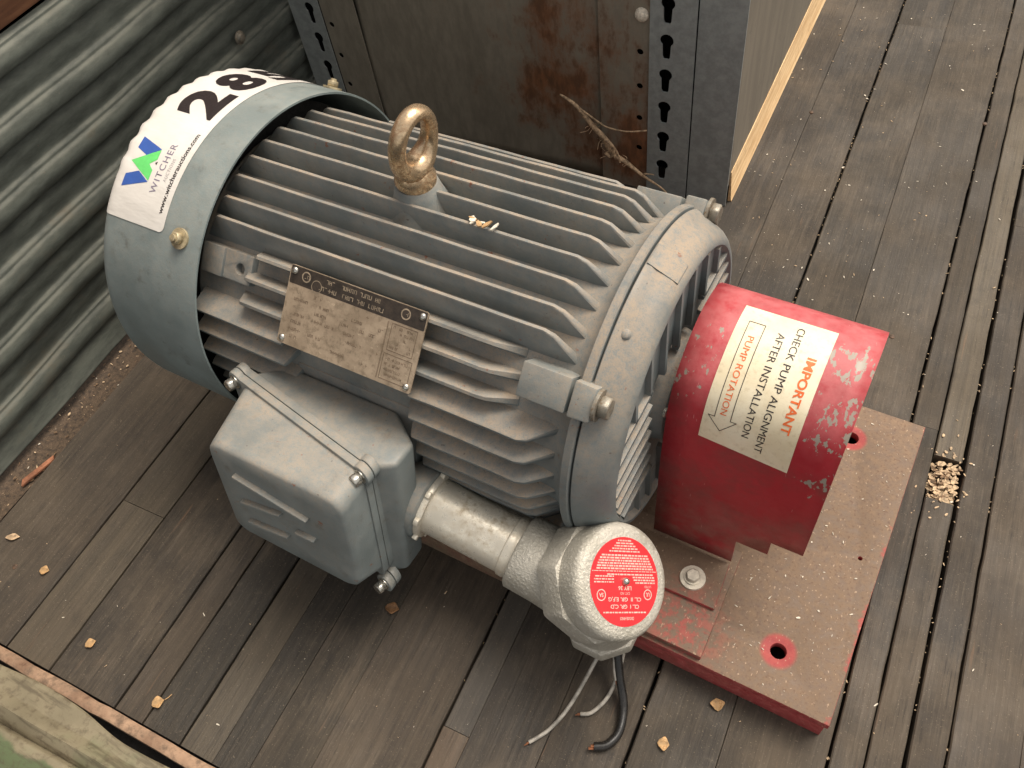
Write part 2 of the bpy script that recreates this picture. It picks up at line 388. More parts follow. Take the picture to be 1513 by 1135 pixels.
def spline(pts, n=8):
    pts = [Vector(p) for p in pts]; out = []
    for i in range(len(pts) - 1):
        p0 = pts[max(i - 1, 0)]; p1 = pts[i]; p2 = pts[i + 1]; p3 = pts[min(i + 2, len(pts) - 1)]
        for k in range(n):
            t = k / n
            out.append(0.5 * ((2 * p1) + (-p0 + p2) * t + (2 * p0 - 5 * p1 + 4 * p2 - p3) * t * t + (-p0 + 3 * p1 - 3 * p2 + p3) * t ** 3))
    out.append(pts[-1]); return out
def merge(bm, tmp, mat=None):
    me = bpy.data.meshes.new('tmp'); tmp.to_mesh(me); tmp.free()
    n0 = len(bm.faces); bm.from_mesh(me); bpy.data.meshes.remove(me)
    if mat is not None:
        bm.faces.ensure_lookup_table()
        for f in bm.faces[n0:]: f.material_index = mat
def prism(bm, poly, depth, fn, bevel=0.0, mat=0, seg=2):
    """closed polygon (a,b) extruded 0..depth; fn(a,b,d) -> world point"""
    t = bmesh.new()
    A = [t.verts.new((a, b, 0)) for a, b in poly]; B = [t.verts.new((a, b, depth)) for a, b in poly]
    n = len(poly)
    t.faces.new(A[::-1]); t.faces.new(B)
    for i in range(n): t.faces.new((A[i], A[(i + 1) % n], B[(i + 1) % n], B[i]))
    bmesh.ops.recalc_face_normals(t, faces=t.faces[:])
    if bevel:
        es = [e for e in t.edges if e.calc_face_angle(0) > 0.5]
        bmesh.ops.bevel(t, geom=es, offset=bevel, segments=seg, affect='EDGES', profile=0.5, clamp_overlap=True)
    for v in t.verts: v.co = Vector(fn(*v.co))
    merge(bm, t, mat)
def box(bm, c, s, bevel=0.0, fn=None, mat=0, seg=2):
    x, y, z = c; a, b, d = s[0] / 2, s[1] / 2, s[2]
    fn = fn or (lambda p, q, r: (p, q, r))
    prism(bm, [(x - a, y - b), (x + a, y - b), (x + a, y + b), (x - a, y + b)], d, lambda p, q, r: fn(p, q, r + z - d / 2), bevel, mat, seg)
def curve_fill(polys, extrude=0.0, bevel=0.0):
    """filled 2D outline with holes -> bmesh in the xy plane"""
    cu = bpy.data.curves.new('tmp', 'CURVE'); cu.dimensions = '2D'; cu.fill_mode = 'BOTH'
    cu.extrude = extrude; cu.bevel_depth = bevel; cu.bevel_resolution = 1
    for p in polys:
        s = cu.splines.new('POLY'); s.points.add(len(p) - 1); s.use_cyclic_u = True
        for q, (a, b) in zip(s.points, p): q.co = (a, b, 0, 1)
    o = bpy.data.objects.new('tmp', cu); COL.objects.link(o)
    me = bpy.data.meshes.new_from_object(o); b = bmesh.new(); b.from_mesh(me)
    bpy.data.objects.remove(o); bpy.data.curves.remove(cu); bpy.data.meshes.remove(me)
    bmesh.ops.remove_doubles(b, verts=b.verts[:], dist=1e-6)
    return b
def text_fill(s, u, v, width=None, height=None, bold=0.0, align='CENTER', space=1.0):
    """text as flat faces; (u,v) is the anchor of the cap-height box's middle"""
    cu = bpy.data.curves.new('tmp', 'FONT'); cu.body = s; cu.size = 1.0; cu.offset = bold; cu.fill_mode = 'BOTH'; cu.resolution_u = 4; cu.space_character = space
    o = bpy.data.objects.new('tmp', cu); COL.objects.link(o)
    me = bpy.data.meshes.new_from_object(o); b = bmesh.new(); b.from_mesh(me)
    bpy.data.objects.remove(o); bpy.data.curves.remove(cu); bpy.data.meshes.remove(me)
    xs = [p.co.x for p in b.verts]; ys = [p.co.y for p in b.verts]
    x0, x1, y0, y1 = min(xs), max(xs), min(ys), max(ys)
    sy = height / (y1 - y0); sx = width / (x1 - x0) if width else sy
    ax = {'CENTER': (x0 + x1) / 2, 'LEFT': x0, 'RIGHT': x1}[align]
    for p in b.verts: p.co = Vector((u + (p.co.x - ax) * sx, v + (p.co.y - (y0 + y1) / 2) * sy, 0))
    return b
def rrect(u0, u1, v0, v1, r, n=4):
    out = []
    for cx, cy, a in ((u1 - r, v1 - r, 0), (u0 + r, v1 - r, 90), (u0 + r, v0 + r, 180), (u1 - r, v0 + r, 270)):
        for k in range(n + 1):
            t = rad(a + 90 * k / n); out.append((cx + r * math.cos(t), cy + r * math.sin(t)))
    return out
def circ2(u, v, r, n=20): return [(u + r * math.cos(2 * PI * k / n), v + r * math.sin(2 * PI * k / n)) for k in range(n)]
def slice_u(b, step, axis=0):
    xs = [p.co[axis] for p in b.verts]; a = min(xs) + step
    no = Vector((1, 0, 0)) if axis == 0 else Vector((0, 1, 0))
    while a < max(xs):
        bmesh.ops.bisect_plane(b, geom=b.verts[:] + b.edges[:] + b.faces[:], plane_co=no * a, plane_no=no); a += step
def lay(bm, flat, fn, mat, step=None, axis=0):
    if step: slice_u(flat, step, axis)
    for p in flat.verts: p.co = Vector(fn(p.co.x, p.co.y))
    merge(bm, flat, mat)
def hexhead(bm, r, h, washer=None, wh=0.002, seg=6, mat=0, dome=0.12):
    """bolt head along +Z from z=0"""
    z = 0
    if washer: lathe(bm, [(0, 0), (0, washer), (wh, washer), (wh, 0)], (0, 0, 0), (0, 0, 1), 20, mat); z = wh
    prism(bm, circ2(0, 0, r, 6), h, lambda a, b, d: (a, b, d + z), r * 0.12, mat, 1)
    return bm

# ==================================================================== FLOOR
TH = -0.0590363
E_U = Vector((math.cos(TH), -math.sin(TH), 0)); E_V = Vector((math.sin(TH), math.cos(TH), 0))
def uv(u, v, z=0.0): return E_U * u + E_V * v + Vector((0, 0, z))
fb = bmesh.new()
prism(fb, [(-0.62, -0.9), (1.3, -0.9), (1.3, 2.1), (-0.62, 2.1)], 0.02, lambda a, b, d: uv(a, b, d - 0.055))
floor = finish('floor', fb, UNDER, None, 0); tag(floor, kind='structure')
floor.location = (0, 0, 0)
seams = [-0.455, -0.335, -0.2735, -0.185, -0.149, -0.1025, -0.063, -0.028, 0.025, 0.117, 0.1445, 0.2095, 0.2785, 0.3505, 0.4345, 0.462, 0.4915, 0.5215, 0.575, 0.63, 0.697, 0.76, 0.83, 0.89]
wide = {-0.335: 2.0, -0.2735: 2.0, -0.185: 2.2, -0.149: 1.6, -0.1025: 2.6, 0.117: 2.0, 0.2785: 3.0, 0.4345: 2.4, 0.462: 1.2, 0.4915: 3.6, 0.5215: 1.6, 0.63: 1.6, -0.455: 2.0}
joints = {0.117: [-0.31], 0.4345: [0.165], 0.462: [0.082, 0.134], -0.335: [-0.245], 0.4915: [0.5], 0.2785: [0.9]}
rp = random.Random(5)
V0, V1 = -0.427, 1.7
pal = [(46, 40, 32), (53, 46, 37), (43, 38, 31), (56, 48, 39), (45, 39, 32), (50, 43, 35)]
for i in range(len(seams) - 1):
    a, b = seams[i], seams[i + 1]
    ga, gb = wide.get(a, 0.22) * 0.00042, wide.get(b, 0.22) * 0.00042
    ea, eb = (0.0012 if a in wide else 0.0003), (0.0012 if b in wide else 0.0003)
    cuts = [V0] + sorted(joints.get(a, [rp.uniform(0.95, 1.5)])) + [V1]
    for k in range(len(cuts) - 1):
        v0, v1 = cuts[k], cuts[k + 1]
        if a == 0.462 and abs(v0 - 0.082) < 1e-6: continue          # the broken-out pocket
        ln = v1 - v0 - 0.0006; wd = b - a - ga - gb
        pb = bmesh.new(); nn = max(2, int(ln / 0.014)); ph = rp.uniform(0, 99)
        top = rp.uniform(-0.0006, 0.0003)
        # long board with slightly ragged long edges
        rows = []
        for q in range(nn + 1):
            t = -ln / 2 + ln * q / nn
            ja = ea * (rp.uniform(0, 0.35) + 0.9 * max(0, mn.noise(Vector((t * 22, ph, 1))) + 0.1)); jb = eb * (rp.uniform(0, 0.35) + 0.9 * max(0, mn.noise(Vector((t * 22, ph, 5))) + 0.1))
            zz = top + rp.uniform(-0.0001, 0.0001)
            rows.append([pb.verts.new(p) for p in ((-wd / 2 + ja, t, -0.03), (-wd / 2 + ja, t, zz - ea), (-wd / 2 + ja + ea, t, zz), (wd / 2 - jb - eb, t, zz), (wd / 2 - jb, t, zz - eb), (wd / 2 - jb, t, -0.03))])
        for A, B in zip(rows, rows[1:]):
            for c in range(5): pb.faces.new((A[c], A[c + 1], B[c + 1], B[c]))
        pb.faces.new(rows[0][::-1]); pb.faces.new(rows[-1])
        c = uv((a + b) / 2 + (ga - gb) / 2, (v0 + v1) / 2, 0)
        o = finish('plank', pb, PLANK, floor, 25, loc=c)
        o.rotation_euler = (0, 0, -TH)
        col = list(lin(random.Random(i * 31 + k * 7).choice(pal)))
        if a == -0.335: col = list(lin((66, 58, 47)))
        if a == -0.1025: col = list(lin((66, 59, 49)))
        if a == 0.117 and k == 0: col = list(lin((74, 62, 50)))
        if a == 0.117 and k == 1: col = list(lin((62, 57, 51)))
        if a == 0.462 and k == 2: col = list(lin((76, 68, 56)))
        o.color = col

nb = bmesh.new(); lathe(nb, [(-0.001, 0), (-0.001, 0.0032), (0.0006, 0.0030), (0.0012, 0.002), (0.0013, 0)], (0, 0, 0), (0, 0, 1), 10)
n0 = None
for (x, y) in ((0.3928, 0.7136), (0.3765, 0.2975), (0.3290, 0.2510), (-0.3715, -0.3800), (0.172, 0.66), (0.50, 0.52)):
    if n0 is None: n0 = finish('nail_head', nb, NAIL, floor, 40, loc=(x, y, 0.0002))
    else: copy_of(n0, floor, (x, y, 0.0002))
# pale grey trim strip and dirt along the sheet-metal wall
tb = bmesh.new()
for a, b, h in ((-0.62, -0.457, -0.006),):
    n = 60; rows = []
    rr = random.Random(3)
    for q in range(n + 1):
        v = -0.5 + 2.2 * q / n
        rows.append([tb.verts.new(uv(a + (b - a) * k / 8, v, h + rr.uniform(-0.0025, 0.003))) for k in range(9)])
    for A, B in zip(rows, rows[1:]):
        for k in range(8): tb.faces.new((A[k], A[k + 1], B[k + 1], B[k]))
dirt = tag(finish('dirt', tb, DIRT, None, 60), 'strip of dirt and sawdust filling the gap under the corrugated wall', 'dirt', kind='stuff')
cb = bmesh.new(); rr = random.Random(11)
def chip(bm, p, s, rng, asp=2.4, zup=Vector((0, 0, 1)), mat=0):
    a = rng.uniform(0, 2 * PI); l, wd = s * rng.uniform(0.6, 1.2), s / asp * rng.uniform(0.6, 1.2)
    ax, u0, v0 = basis(zup)
    u = u0 * math.cos(a) + v0 * math.sin(a); v = v0 * math.cos(a) - u0 * math.sin(a)
    tilt = rng.uniform(-0.25, 0.25)
    vs = []
    for (x, y) in ((-l, -wd * 0.6), (-l * 0.1, -wd), (l, -wd * 0.3), (l * 0.8, wd * 0.7), (-l * 0.3, wd), (-l * 0.9, wd * 0.5)):
        vs.append(Vector(p) + u * x / 2 + v * y / 2 + ax * (x / 2 * tilt + s * 0.1))
    lo = [bm.verts.new(q) for q in vs]; hi = [bm.verts.new(q + ax * s * 0.12) for q in vs]
    bm.faces.new(hi).material_index = mat
    for k in range(6): bm.faces.new((lo[k], lo[(k + 1) % 6], hi[(k + 1) % 6], hi[k])).material_index = mat
for k in range(620):
    u, v = rr.uniform(-0.44, 0.75), rr.uniform(-0.42, 1.1)
    if rr.random() < 0.35: u, v = rr.uniform(0.15, 0.42), rr.uniform(0.3, 0.95)
    s = 0.0012 + 0.0032 * rr.random() ** 3
    chip(cb, uv(u, v, 0.0002), s, rr, rr.uniform(1.2, 5), mat=0 if rr.random() < 0.5 else 1)
for k in range(260):                                     # chips packed in the open seams and along the wall
    su = rr.choice([0.2785, 0.2785, 0.4345, 0.4915, 0.117, 0.5215]); v = rr.uniform(-0.3, 1.0)
    chip(cb, uv(su + rr.uniform(-0.0012, 0.0012), v, -0.004), rr.uniform(0.001, 0.0035), rr, mat=0)
for k in range(420):
    chip(cb, uv(rr.uniform(-0.5, -0.45), rr.uniform(-0.43, 0.3), -0.004), 0.001 + 0.005 * rr.random() ** 2.5, rr, rr.uniform(1.2, 4), mat=rr.choice((0, 0, 1, 2, 2)))
for k in range(160):                                      # heap in the broken board pocket
    chip(cb, uv(0.4765 + rr.uniform(-0.0125, 0.0125), 0.112 + rr.uniform(-0.028, 0.018), -0.013 + rr.uniform(0, 0.010)), rr.uniform(0.003, 0.010), rr, rr.uniform(1.1, 3), mat=rr.choice((0, 0, 2)))
for k in range(60):
    chip(cb, uv(0.4765 + rr.gauss(0, 0.012), 0.105 + rr.gauss(0, 0.03), 0.0002), rr.uniform(0.0015, 0.005), rr, 1.8, mat=0)
for k in range(110):                                     # grit lying on the red base and the guard
    chip(cb, (rr.uniform(0.325, 0.43), rr.uniform(-0.155, 0.15), 0.0407), rr.uniform(0.001, 0.0032), rr, rr.uniform(1.5, 5), mat=1)
tag(finish('wood_chips', cb, [CHIP, CHIPW, CHIPD], None, 0), 'small wood chips and pale grit scattered over the plank floor', 'wood chips', kind='stuff')

def leaf(name, label, cat, c, l, wd, ang, m, group=None, curl=0.25, stem=True):
    b = bmesh.new(); n = 8; rows = []
    for i in range(n + 1):
        t = i / n; hw = 0.43 * wd * (math.sin(PI * t ** 0.8) ** 0.8 if 0 < t < 1 else 0.05)
        rows.append([b.verts.new((l * 0.88 * (t - 0.5), hw * s * (1 + 0.25 * math.sin(7 * t + 3 * s)), abs(s) ** 1.5 * hw * curl * 2 + 0.12 * l * (t - 0.5) ** 2 + 0.0008)) for s in (-1, -0.5, 0, 0.5, 1)])
    for A, B in zip(rows, rows[1:]):
        for k in range(4): b.faces.new((A[k], A[k + 1], B[k + 1], B[k]))
    if stem: tube(b, [(l * 0.48, 0, 0.001), (l * 0.75, l * 0.05, 0.0012), (l * 1.0, l * 0.16, 0.001)], 0.0004, 5)
    o = finish(name, b, m, None, 60)
    so_ = o.modifiers.new('thickness', 'SOLIDIFY'); so_.thickness = 0.0004
    o.location = c; o.rotation_euler = (0, 0, ang)
    return tag(o, label, cat, group)
g = 'dry leaves fallen on the plank floor'
leaf('dry_leaf', 'small yellow dry leaf on the planks left of the junction box, beside a black knot', 'leaf', (-0.3356, -0.3679, 0.0005), 0.013, 0.011, 0.4, LEAF, g, stem=False)
leaf('dry_leaf', 'small yellow dry leaf lying alone midway between the rusty strip and the junction box', 'leaf', (-0.2272, -0.4023, 0.0005), 0.013, 0.011, 1.0, LEAF, g, stem=False)
leaf('dry_leaf', 'pale dry leaf with a thin stem, just above the rusty strip', 'leaf', (-0.1216, -0.413, 0.0005), 0.014, 0.013, 0.9, LEAF, g)
leaf('dry_leaf', 'tan dry leaf on the floor in front of the long red edge of the base', 'leaf', (0.3472, -0.1745, 0.0005), 0.013, 0.014, 2.1, LEAF, g, stem=False)
leaf('dry_leaf', 'curled tan dry leaf below the three cut wires at the bottom of the picture', 'leaf', (0.3179, -0.2267, 0.0005), 0.012, 0.013, 0.3, LEAF, g, stem=False)
leaf('dry_leaf', 'dark brown leaf in the shade under the metal conduit', 'leaf', (0.0323, -0.2323, 0.0005), 0.017, 0.013, 0.3, LEAF2, g, stem=False)
leaf('dry_leaf', 'pale grey-brown pointed leaf at the far left of the floor', 'leaf', (-0.4016, -0.3565, 0.0005), 0.02, 0.009, 0.5, TWIG, g, stem=False)
sb = bmesh.new(); prism(sb, [(-0.024, -0.003), (0.02, -0.0045), (0.024, 0.001), (-0.018, 0.004)], 0.004, lambda a, b, d: (a, b, d), 0.0008)
sl_ = tag(finish('wood_sliver', sb, SLIVER, None, 30), 'orange-brown wood sliver in the gap beside the corrugated wall', 'wood sliver'); sl_.location = uv(-0.462, -0.255, -0.003); sl_.rotation_euler = (0, 0.03, 1.45)
# dark knots and nail heads are flat wear in the boards

# ==================================================================== CORRUGATED WALL
wall = thing('corrugated_wall', 'weathered grey corrugated sheet-metal wall behind the fan end of the motor', 'metal wall', uv(-0.495, 0.2, 0))
wb = bmesh.new()
prof = []
zs = [0.008 + 0.00125 * k for k in range(296)]
for z in zs:
    ph = (z - 0.042) / 0.0605
    s = (ph % 1.0)
    # broad rounded rib, sharp valley
    if s < 0.03: off = 0.0068 * s / 0.03
    elif s < 0.34: off = 0.0068 + 0.0020 * math.sin(PI * (s - 0.03) / 0.31)
    elif s < 0.52: off = 0.0068 * (1 - (s - 0.34) / 0.18) ** 1.5
    else: off = 0.0018 * math.sin(PI * (s - 0.52) / 0.48) ** 2
    if abs(s - 0.44) < 0.03: off += 0.0012
    if z < 0.042: off = 0.0085 * (0.042 - z) / 0.034
    prof.append((off, z))
rr = random.Random(21); nv = 90; rows = []
import mathutils.noise as mn
for q in range(nv + 1):
    v = -0.75 + 2.0 * q / nv
    r_ = []
    for off, z in prof:
        d = mn.noise(Vector((v * 5, z * 16, 3.1))) * 0.0028 + mn.noise(Vector((v * 18, z * 40, 7.7))) * 0.0008
        r_.append(wb.verts.new(uv(-0.499 + off + d, v, z + mn.noise(Vector((v * 6, z * 5, 9))) * 0.0035)))
    rows.append(r_)
for A, B in zip(rows, rows[1:]):
    for k in range(len(prof) - 1): wb.faces.new((A[k], A[k + 1], B[k + 1], B[k]))
finish('corrugated_sheet', wb, CORR, wall, 60).modifiers.new('thickness', 'SOLIDIFY').thickness = -0.0016
rv = bmesh.new(); lathe(rv, [(0, 0), (0, 0.009), (0.0015, 0.009), (0.003, 0.006), (0.0055, 0.005), (0.007, 0)], (0, 0, 0), (0, 0, 1), 16)
o = finish('rivet', rv, BOLT, wall, 40, loc=uv(-0.488, 0.316, 0.205)); o.rotation_mode = 'QUATERNION'; o.rotation_quaternion = E_U.to_track_quat('Z', 'Y')
bb = bmesh.new(); prism(bb, [(-0.56, -0.75), (-0.495, -0.75), (-0.495, 1.25), (-0.56, 1.25)], 0.40, lambda a, b, d: uv(a, b, d + 0.3805), 0.003)  # unseen upper height is added to block sky light from the left
tag(finish('wooden_rail', bb, BROWNWOOD, None, 30), 'brown wooden rail running along the top of the corrugated wall', 'rail')

# ==================================================================== STEEL SHELF
V_S = base_v = float(Vector((0.1293, 0.4305, 0)).dot(E_V)); U_R = 0.1535; U_L = -0.483; SH = 0.80  # SH raised out of view so the shelf blocks light from behind
shelf = thing('steel_shelving', 'old grey steel shelving unit with keyhole-slotted posts and rusty back panel', 'shelf', uv((U_L + U_R) / 2, V_S, 0))
def keyhole(u, z, s=1.0):
    pts = []
    for k in range(13):
        a = rad(-50 + 280 * k / 12); pts.append((u + 0.0082 * s * math.cos(a), z + 0.0085 + 0.0078 * math.sin(a)))
    pts += [(u - 0.0046 * s, z - 0.012), (u - 0.003 * s, z - 0.0152), (u + 0.003 * s, z - 0.0152), (u + 0.0046 * s, z - 0.012)]
    return pts
def sheet(name, poly_sets, th, m, v_off, parent):
    b = curve_fill(poly_sets, th / 2, 0.0)
    for p in b.verts: p.co = uv(p.co.x, V_S + v_off - p.co.z, p.co.y)
    return finish(name, b, m, parent, 20)
kh = [keyhole(0.0652, 0.0413 + 0.0445 * k) for k in range(17)]
sheet('post', [[(0.0445, 0.0), (0.0988, 0.0), (0.0988, SH), (0.0445, SH)]] + kh, 0.0022, SHELFP, -0.0011, shelf)
kl = [keyhole(-0.4493, 0.0070 + 0.0445 * k, 0.9) for k in range(1, 17)]
sheet('post', [[(U_L, 0.0), (-0.432, 0.0), (-0.432, SH), (U_L, SH)]] + kl, 0.0022, SHELFP, -0.0011, shelf)
b = bmesh.new()
prism(b, [(0.0998, 0), (U_R, 0), (U_R, SH), (0.0998, SH)], 0.0022, lambda a, z, d: uv(a, V_S + d + 0.0008, z), 0.0004)
finish('post_flange', b, SHELFP, shelf, 20)
holes = [circ2(0.032, 0.0673 + 0.0462 * k, 0.0042, 10) for k in range(15) if k != 4]
sheet('flange_strip', [[(-0.02, 0.0), (0.0435, 0.0), (0.0435, SH), (-0.02, SH)]] + holes, 0.0018, SHELFB, 0.0022, shelf)
holes = [circ2(-0.4213, 0.028 + 0.0475 * k, 0.0042, 10) for k in range(16)]
sheet('flange_strip', [[(-0.4315, 0.0), (-0.3735, 0.0), (-0.3735, SH), (-0.4315, SH)]] + holes, 0.0018, SHELFB, 0.0022, shelf)
b = bmesh.new(); n = 40; rows = []
for q in range(n + 1):
    z = SH * q / n
    rows.append([b.verts.new(uv(-0.376 + 0.358 * k / 40, V_S + 0.007 + mn.noise(Vector((k * 0.16, q * 0.12, 2))) * 0.003, z)) for k in range(41)])
for A, B in zip(rows, rows[1:]):
    for k in range(40): b.faces.new((A[k], A[k + 1], B[k + 1], B[k]))
finish('back_panel', b, SHELFB, shelf, 60).modifiers.new('thickness', 'SOLIDIFY').thickness = 0.0012
b = bmesh.new()                                          # inner side flanges of the posts, seen through the slots
for u in (U_L + 0.001, U_R - 0.0160, -0.0205, 0.0440):
    prism(b, [(u, V_S + 0.0035), (u + 0.0018, V_S + 0.0035), (u + 0.0018, V_S + 0.05), (u, V_S + 0.05)], SH, lambda a, v, d: uv(a, v, d))
prism(b, [(U_L + 0.004, V_S + 0.051), (U_R - 0.016, V_S + 0.051), (U_R - 0.016, V_S + 0.0525), (U_L + 0.004, V_S + 0.0525)], SH, lambda a, v, d: uv(a, v, d))  # dark backing sheet stands for the shade behind the slots
finish('inner_flange_dark_back', b, DARK, shelf, 20)
b = bmesh.new(); lathe(b, [(0, 0), (0, 0.0085), (0.002, 0.0082), (0.005, 0.006), (0.0066, 0.003), (0.007, 0)], (0, 0, 0), (0, 0, 1), 20)
o = finish('bolt_head', b, CHIPW, shelf, 50, loc=uv(0.0339, V_S + 0.001, 0.2535)); o.rotation_mode = 'QUATERNION'; o.rotation_quaternion = (-E_V).to_track_quat('Z', 'Y')
o['label'] = 'round pale bolt head on the right flange of the shelf panel'
# plywood side with pale bottom edge
ply = thing('plywood_board', 'grey plywood board with a pale cut lower edge on the side of the steel shelf', 'board', uv(U_R, V_S + 0.4, 0))
b = bmesh.new(); prism(b, [(U_R - 0.011, V_S + 0.004), (U_R - 0.0005, V_S + 0.004), (U_R - 0.0005, 1.7), (U_R - 0.011, 1.7)], SH, lambda a, v, d: uv(a, v, d + 0.03), 0.0006)
finish('board_face', b, GREYWOOD, ply, 20)
b = bmesh.new()
for (v0, v1, h0, h1) in ((V_S + 0.012, 1.7, 0.048, 0.05),):
    vs = []
    for v, h, wd in ((v0, h0, 0.005), (v1, h1, 0.014)):
        vs.append([b.verts.new(uv(U_R - 0.0002, v, 0.0005)), b.verts.new(uv(U_R + wd, v, 0.0005)), b.verts.new(uv(U_R + wd * 0.75, v, 0.006)), b.verts.new(uv(U_R + 0.001, v, h)), b.verts.new(uv(U_R - 0.0002, v, h))])
    A, B = vs
    for k in range(5): b.faces.new((A[k], A[(k + 1) % 5], B[(k + 1) % 5], B[k]))
    b.faces.new(A[::-1]); b.faces.new(B)
finish('cut_edge', b, PALEWOOD, ply, 20)
# dry roots caught between motor and shelf
b = bmesh.new()
P0 = [(-0.085, 0.3885, 0.150), (-0.0643, 0.389, 0.1396), (-0.0425, 0.3903, 0.1139), (-0.0264, 0.3912, 0.0967), (-0.0175, 0.3918, 0.0774), (0.0029, 0.393, 0.066), (0.0262, 0.3944, 0.0497), (0.058, 0.392, 0.036), (0.08, 0.385, 0.012)]
tube(b, spline(P0, 6), [0.0013 + 0.0024 * math.sin(PI * min(1, k / 40)) for k in range(len(spline(P0, 6)))], 7)
tube(b, spline([(-0.0643, 0.389, 0.1396), (-0.0375, 0.3885, 0.1252), (-0.0196, 0.387, 0.1189), (0.006, 0.389, 0.118), (0.03, 0.3945, 0.122)], 6), 0.0011, 6)
tube(b, spline([(-0.0264, 0.3912, 0.0967), (-0.020, 0.385, 0.100), (-0.012, 0.388, 0.088), (-0.016, 0.388, 0.074), (-0.022, 0.385, 0.08)], 6), 0.0022, 6)
tube(b, spline([(-0.03, 0.3912, 0.104), (-0.0225, 0.392, 0.096), (-0.0105, 0.393, 0.080), (-0.004, 0.39, 0.066)], 6), 0.0016, 6)
tube(b, spline([(0.0262, 0.3944, 0.0497), (0.03, 0.39, 0.058), (0.042, 0.392, 0.058)], 5), 0.0007, 5)
rr = random.Random(4)
for k in range(26):
    p = Vector(rr.choice(P0[2:7])); q = p + Vector((rr.uniform(-.015, .015), rr.uniform(-.01, .004), rr.uniform(-.012, .012)))
    tube(b, spline([p, (p + q) / 2 + Vector((rr.uniform(-.004, .004), 0, rr.uniform(-.004, .004))), q], 4), 0.00035, 4)
tag(finish('dry_root', b, TWIG, None, 60), 'tangled dry root caught between the motor and the rusty shelf', 'root')

# ==================================================================== LOWER LEFT: rusty bar and bent painted sheet
b = bmesh.new(); n = 60; rows = []; rr = random.Random(8)
for q in range(n + 1):
    u = -0.62 + 0.9 * q / n
    j = rr.uniform(-0.0006, 0.0006)
    rows.append([b.verts.new(uv(u, v + j, z + rr.uniform(-0.0004, 0.0004))) for v, z in ((-0.4285, 0.0005), (-0.4285, 0.007), (-0.4305, 0.0085), (-0.436, 0.0095), (-0.4395, 0.008), (-0.4405, 0.0005))])
for A, B in zip(rows, rows[1:]):
    for k in range(6): b.faces.new((A[k], A[(k + 1) % 6], B[(k + 1) % 6], B[k]))
tag(finish('rusty_bar', b, RUST, None, 40), 'rusty flat bar edging the plank floor in the lower left corner', 'metal bar')
def fold(ya, yb, z, wob):
    return [(-0.36 + 0.40 * k / 8, ya + (yb - ya) * k / 8 + wob * math.sin(k * 1.7), z + wob * math.cos(k * 2.3)) for k in range(9)]
rows = [[(-0.38, -0.468, 0.007), (-0.30, -0.462, 0.007), (-0.235, -0.454, 0.008), (-0.180, -0.4525, 0.008), (-0.130, -0.4560, 0.008), (-0.098, -0.4545, 0.008), (-0.055, -0.4500, 0.007), (0.0, -0.4440, 0.006), (0.045, -0.4410, 0.006)],
        fold(-0.482, -0.4590, 0.011, 0.0003), fold(-0.494, -0.4670, 0.019, 0.0003), fold(-0.5085, -0.4780, 0.008, 0.0003), fold(-0.512, -0.4815, 0.016, 0.0003), fold(-0.526, -0.4940, 0.017, 0.0003), fold(-0.575, -0.5360, 0.011, 0.0006)]
cols = [spline(r, 6) for r in rows]; nc = len(cols[0])
def crisp(pts):
    out = []
    for p, q in zip(pts, pts[1:]):
        for t in (0.0, 0.12, 0.5, 0.88): out.append(p.lerp(q, t) + Vector((0, 0, 0.0002 * math.sin(PI * t))))
    return out + [pts[-1]]
grid = [crisp([cols[i][k] for i in range(len(rows))]) for k in range(nc)]
b = bmesh.new(); vg = [[b.verts.new(p + Vector((0, 0, mn.noise(p * 40) * 0.0008))) for p in gcol] for gcol in grid]
for A, B in zip(vg, vg[1:]):
    for k in range(len(A) - 1): b.faces.new((A[k], A[k + 1], B[k + 1], B[k]))
for f in b.faces:
    pass
o = finish('painted_sheet', b, PAINT2, None, 60, loc=(0, 0, 0)); 
for v_ in o.data.vertices: v_.co -= Vector((-0.15, -0.45, 0))
o.location = (-0.15, -0.45, 0)
o.modifiers.new('thickness', 'SOLIDIFY').thickness = -0.0014
tag(o, 'bent sheet with worn cream and green paint in the lower left corner', 'metal sheet')

# ==================================================================== ELECTRIC MOTOR
H = 0.1973
AX = Vector((0, 0, H))
ROOT = Vector((0.12, 0.0, 0.0))
motor = thing('electric_motor', 'grey finned electric motor with red coupling guard on a dusty red steel base', 'electric motor', ROOT)
def cyl(x, ang, r): return Vector((x, r * math.sin(ang), H + r * math.cos(ang)))

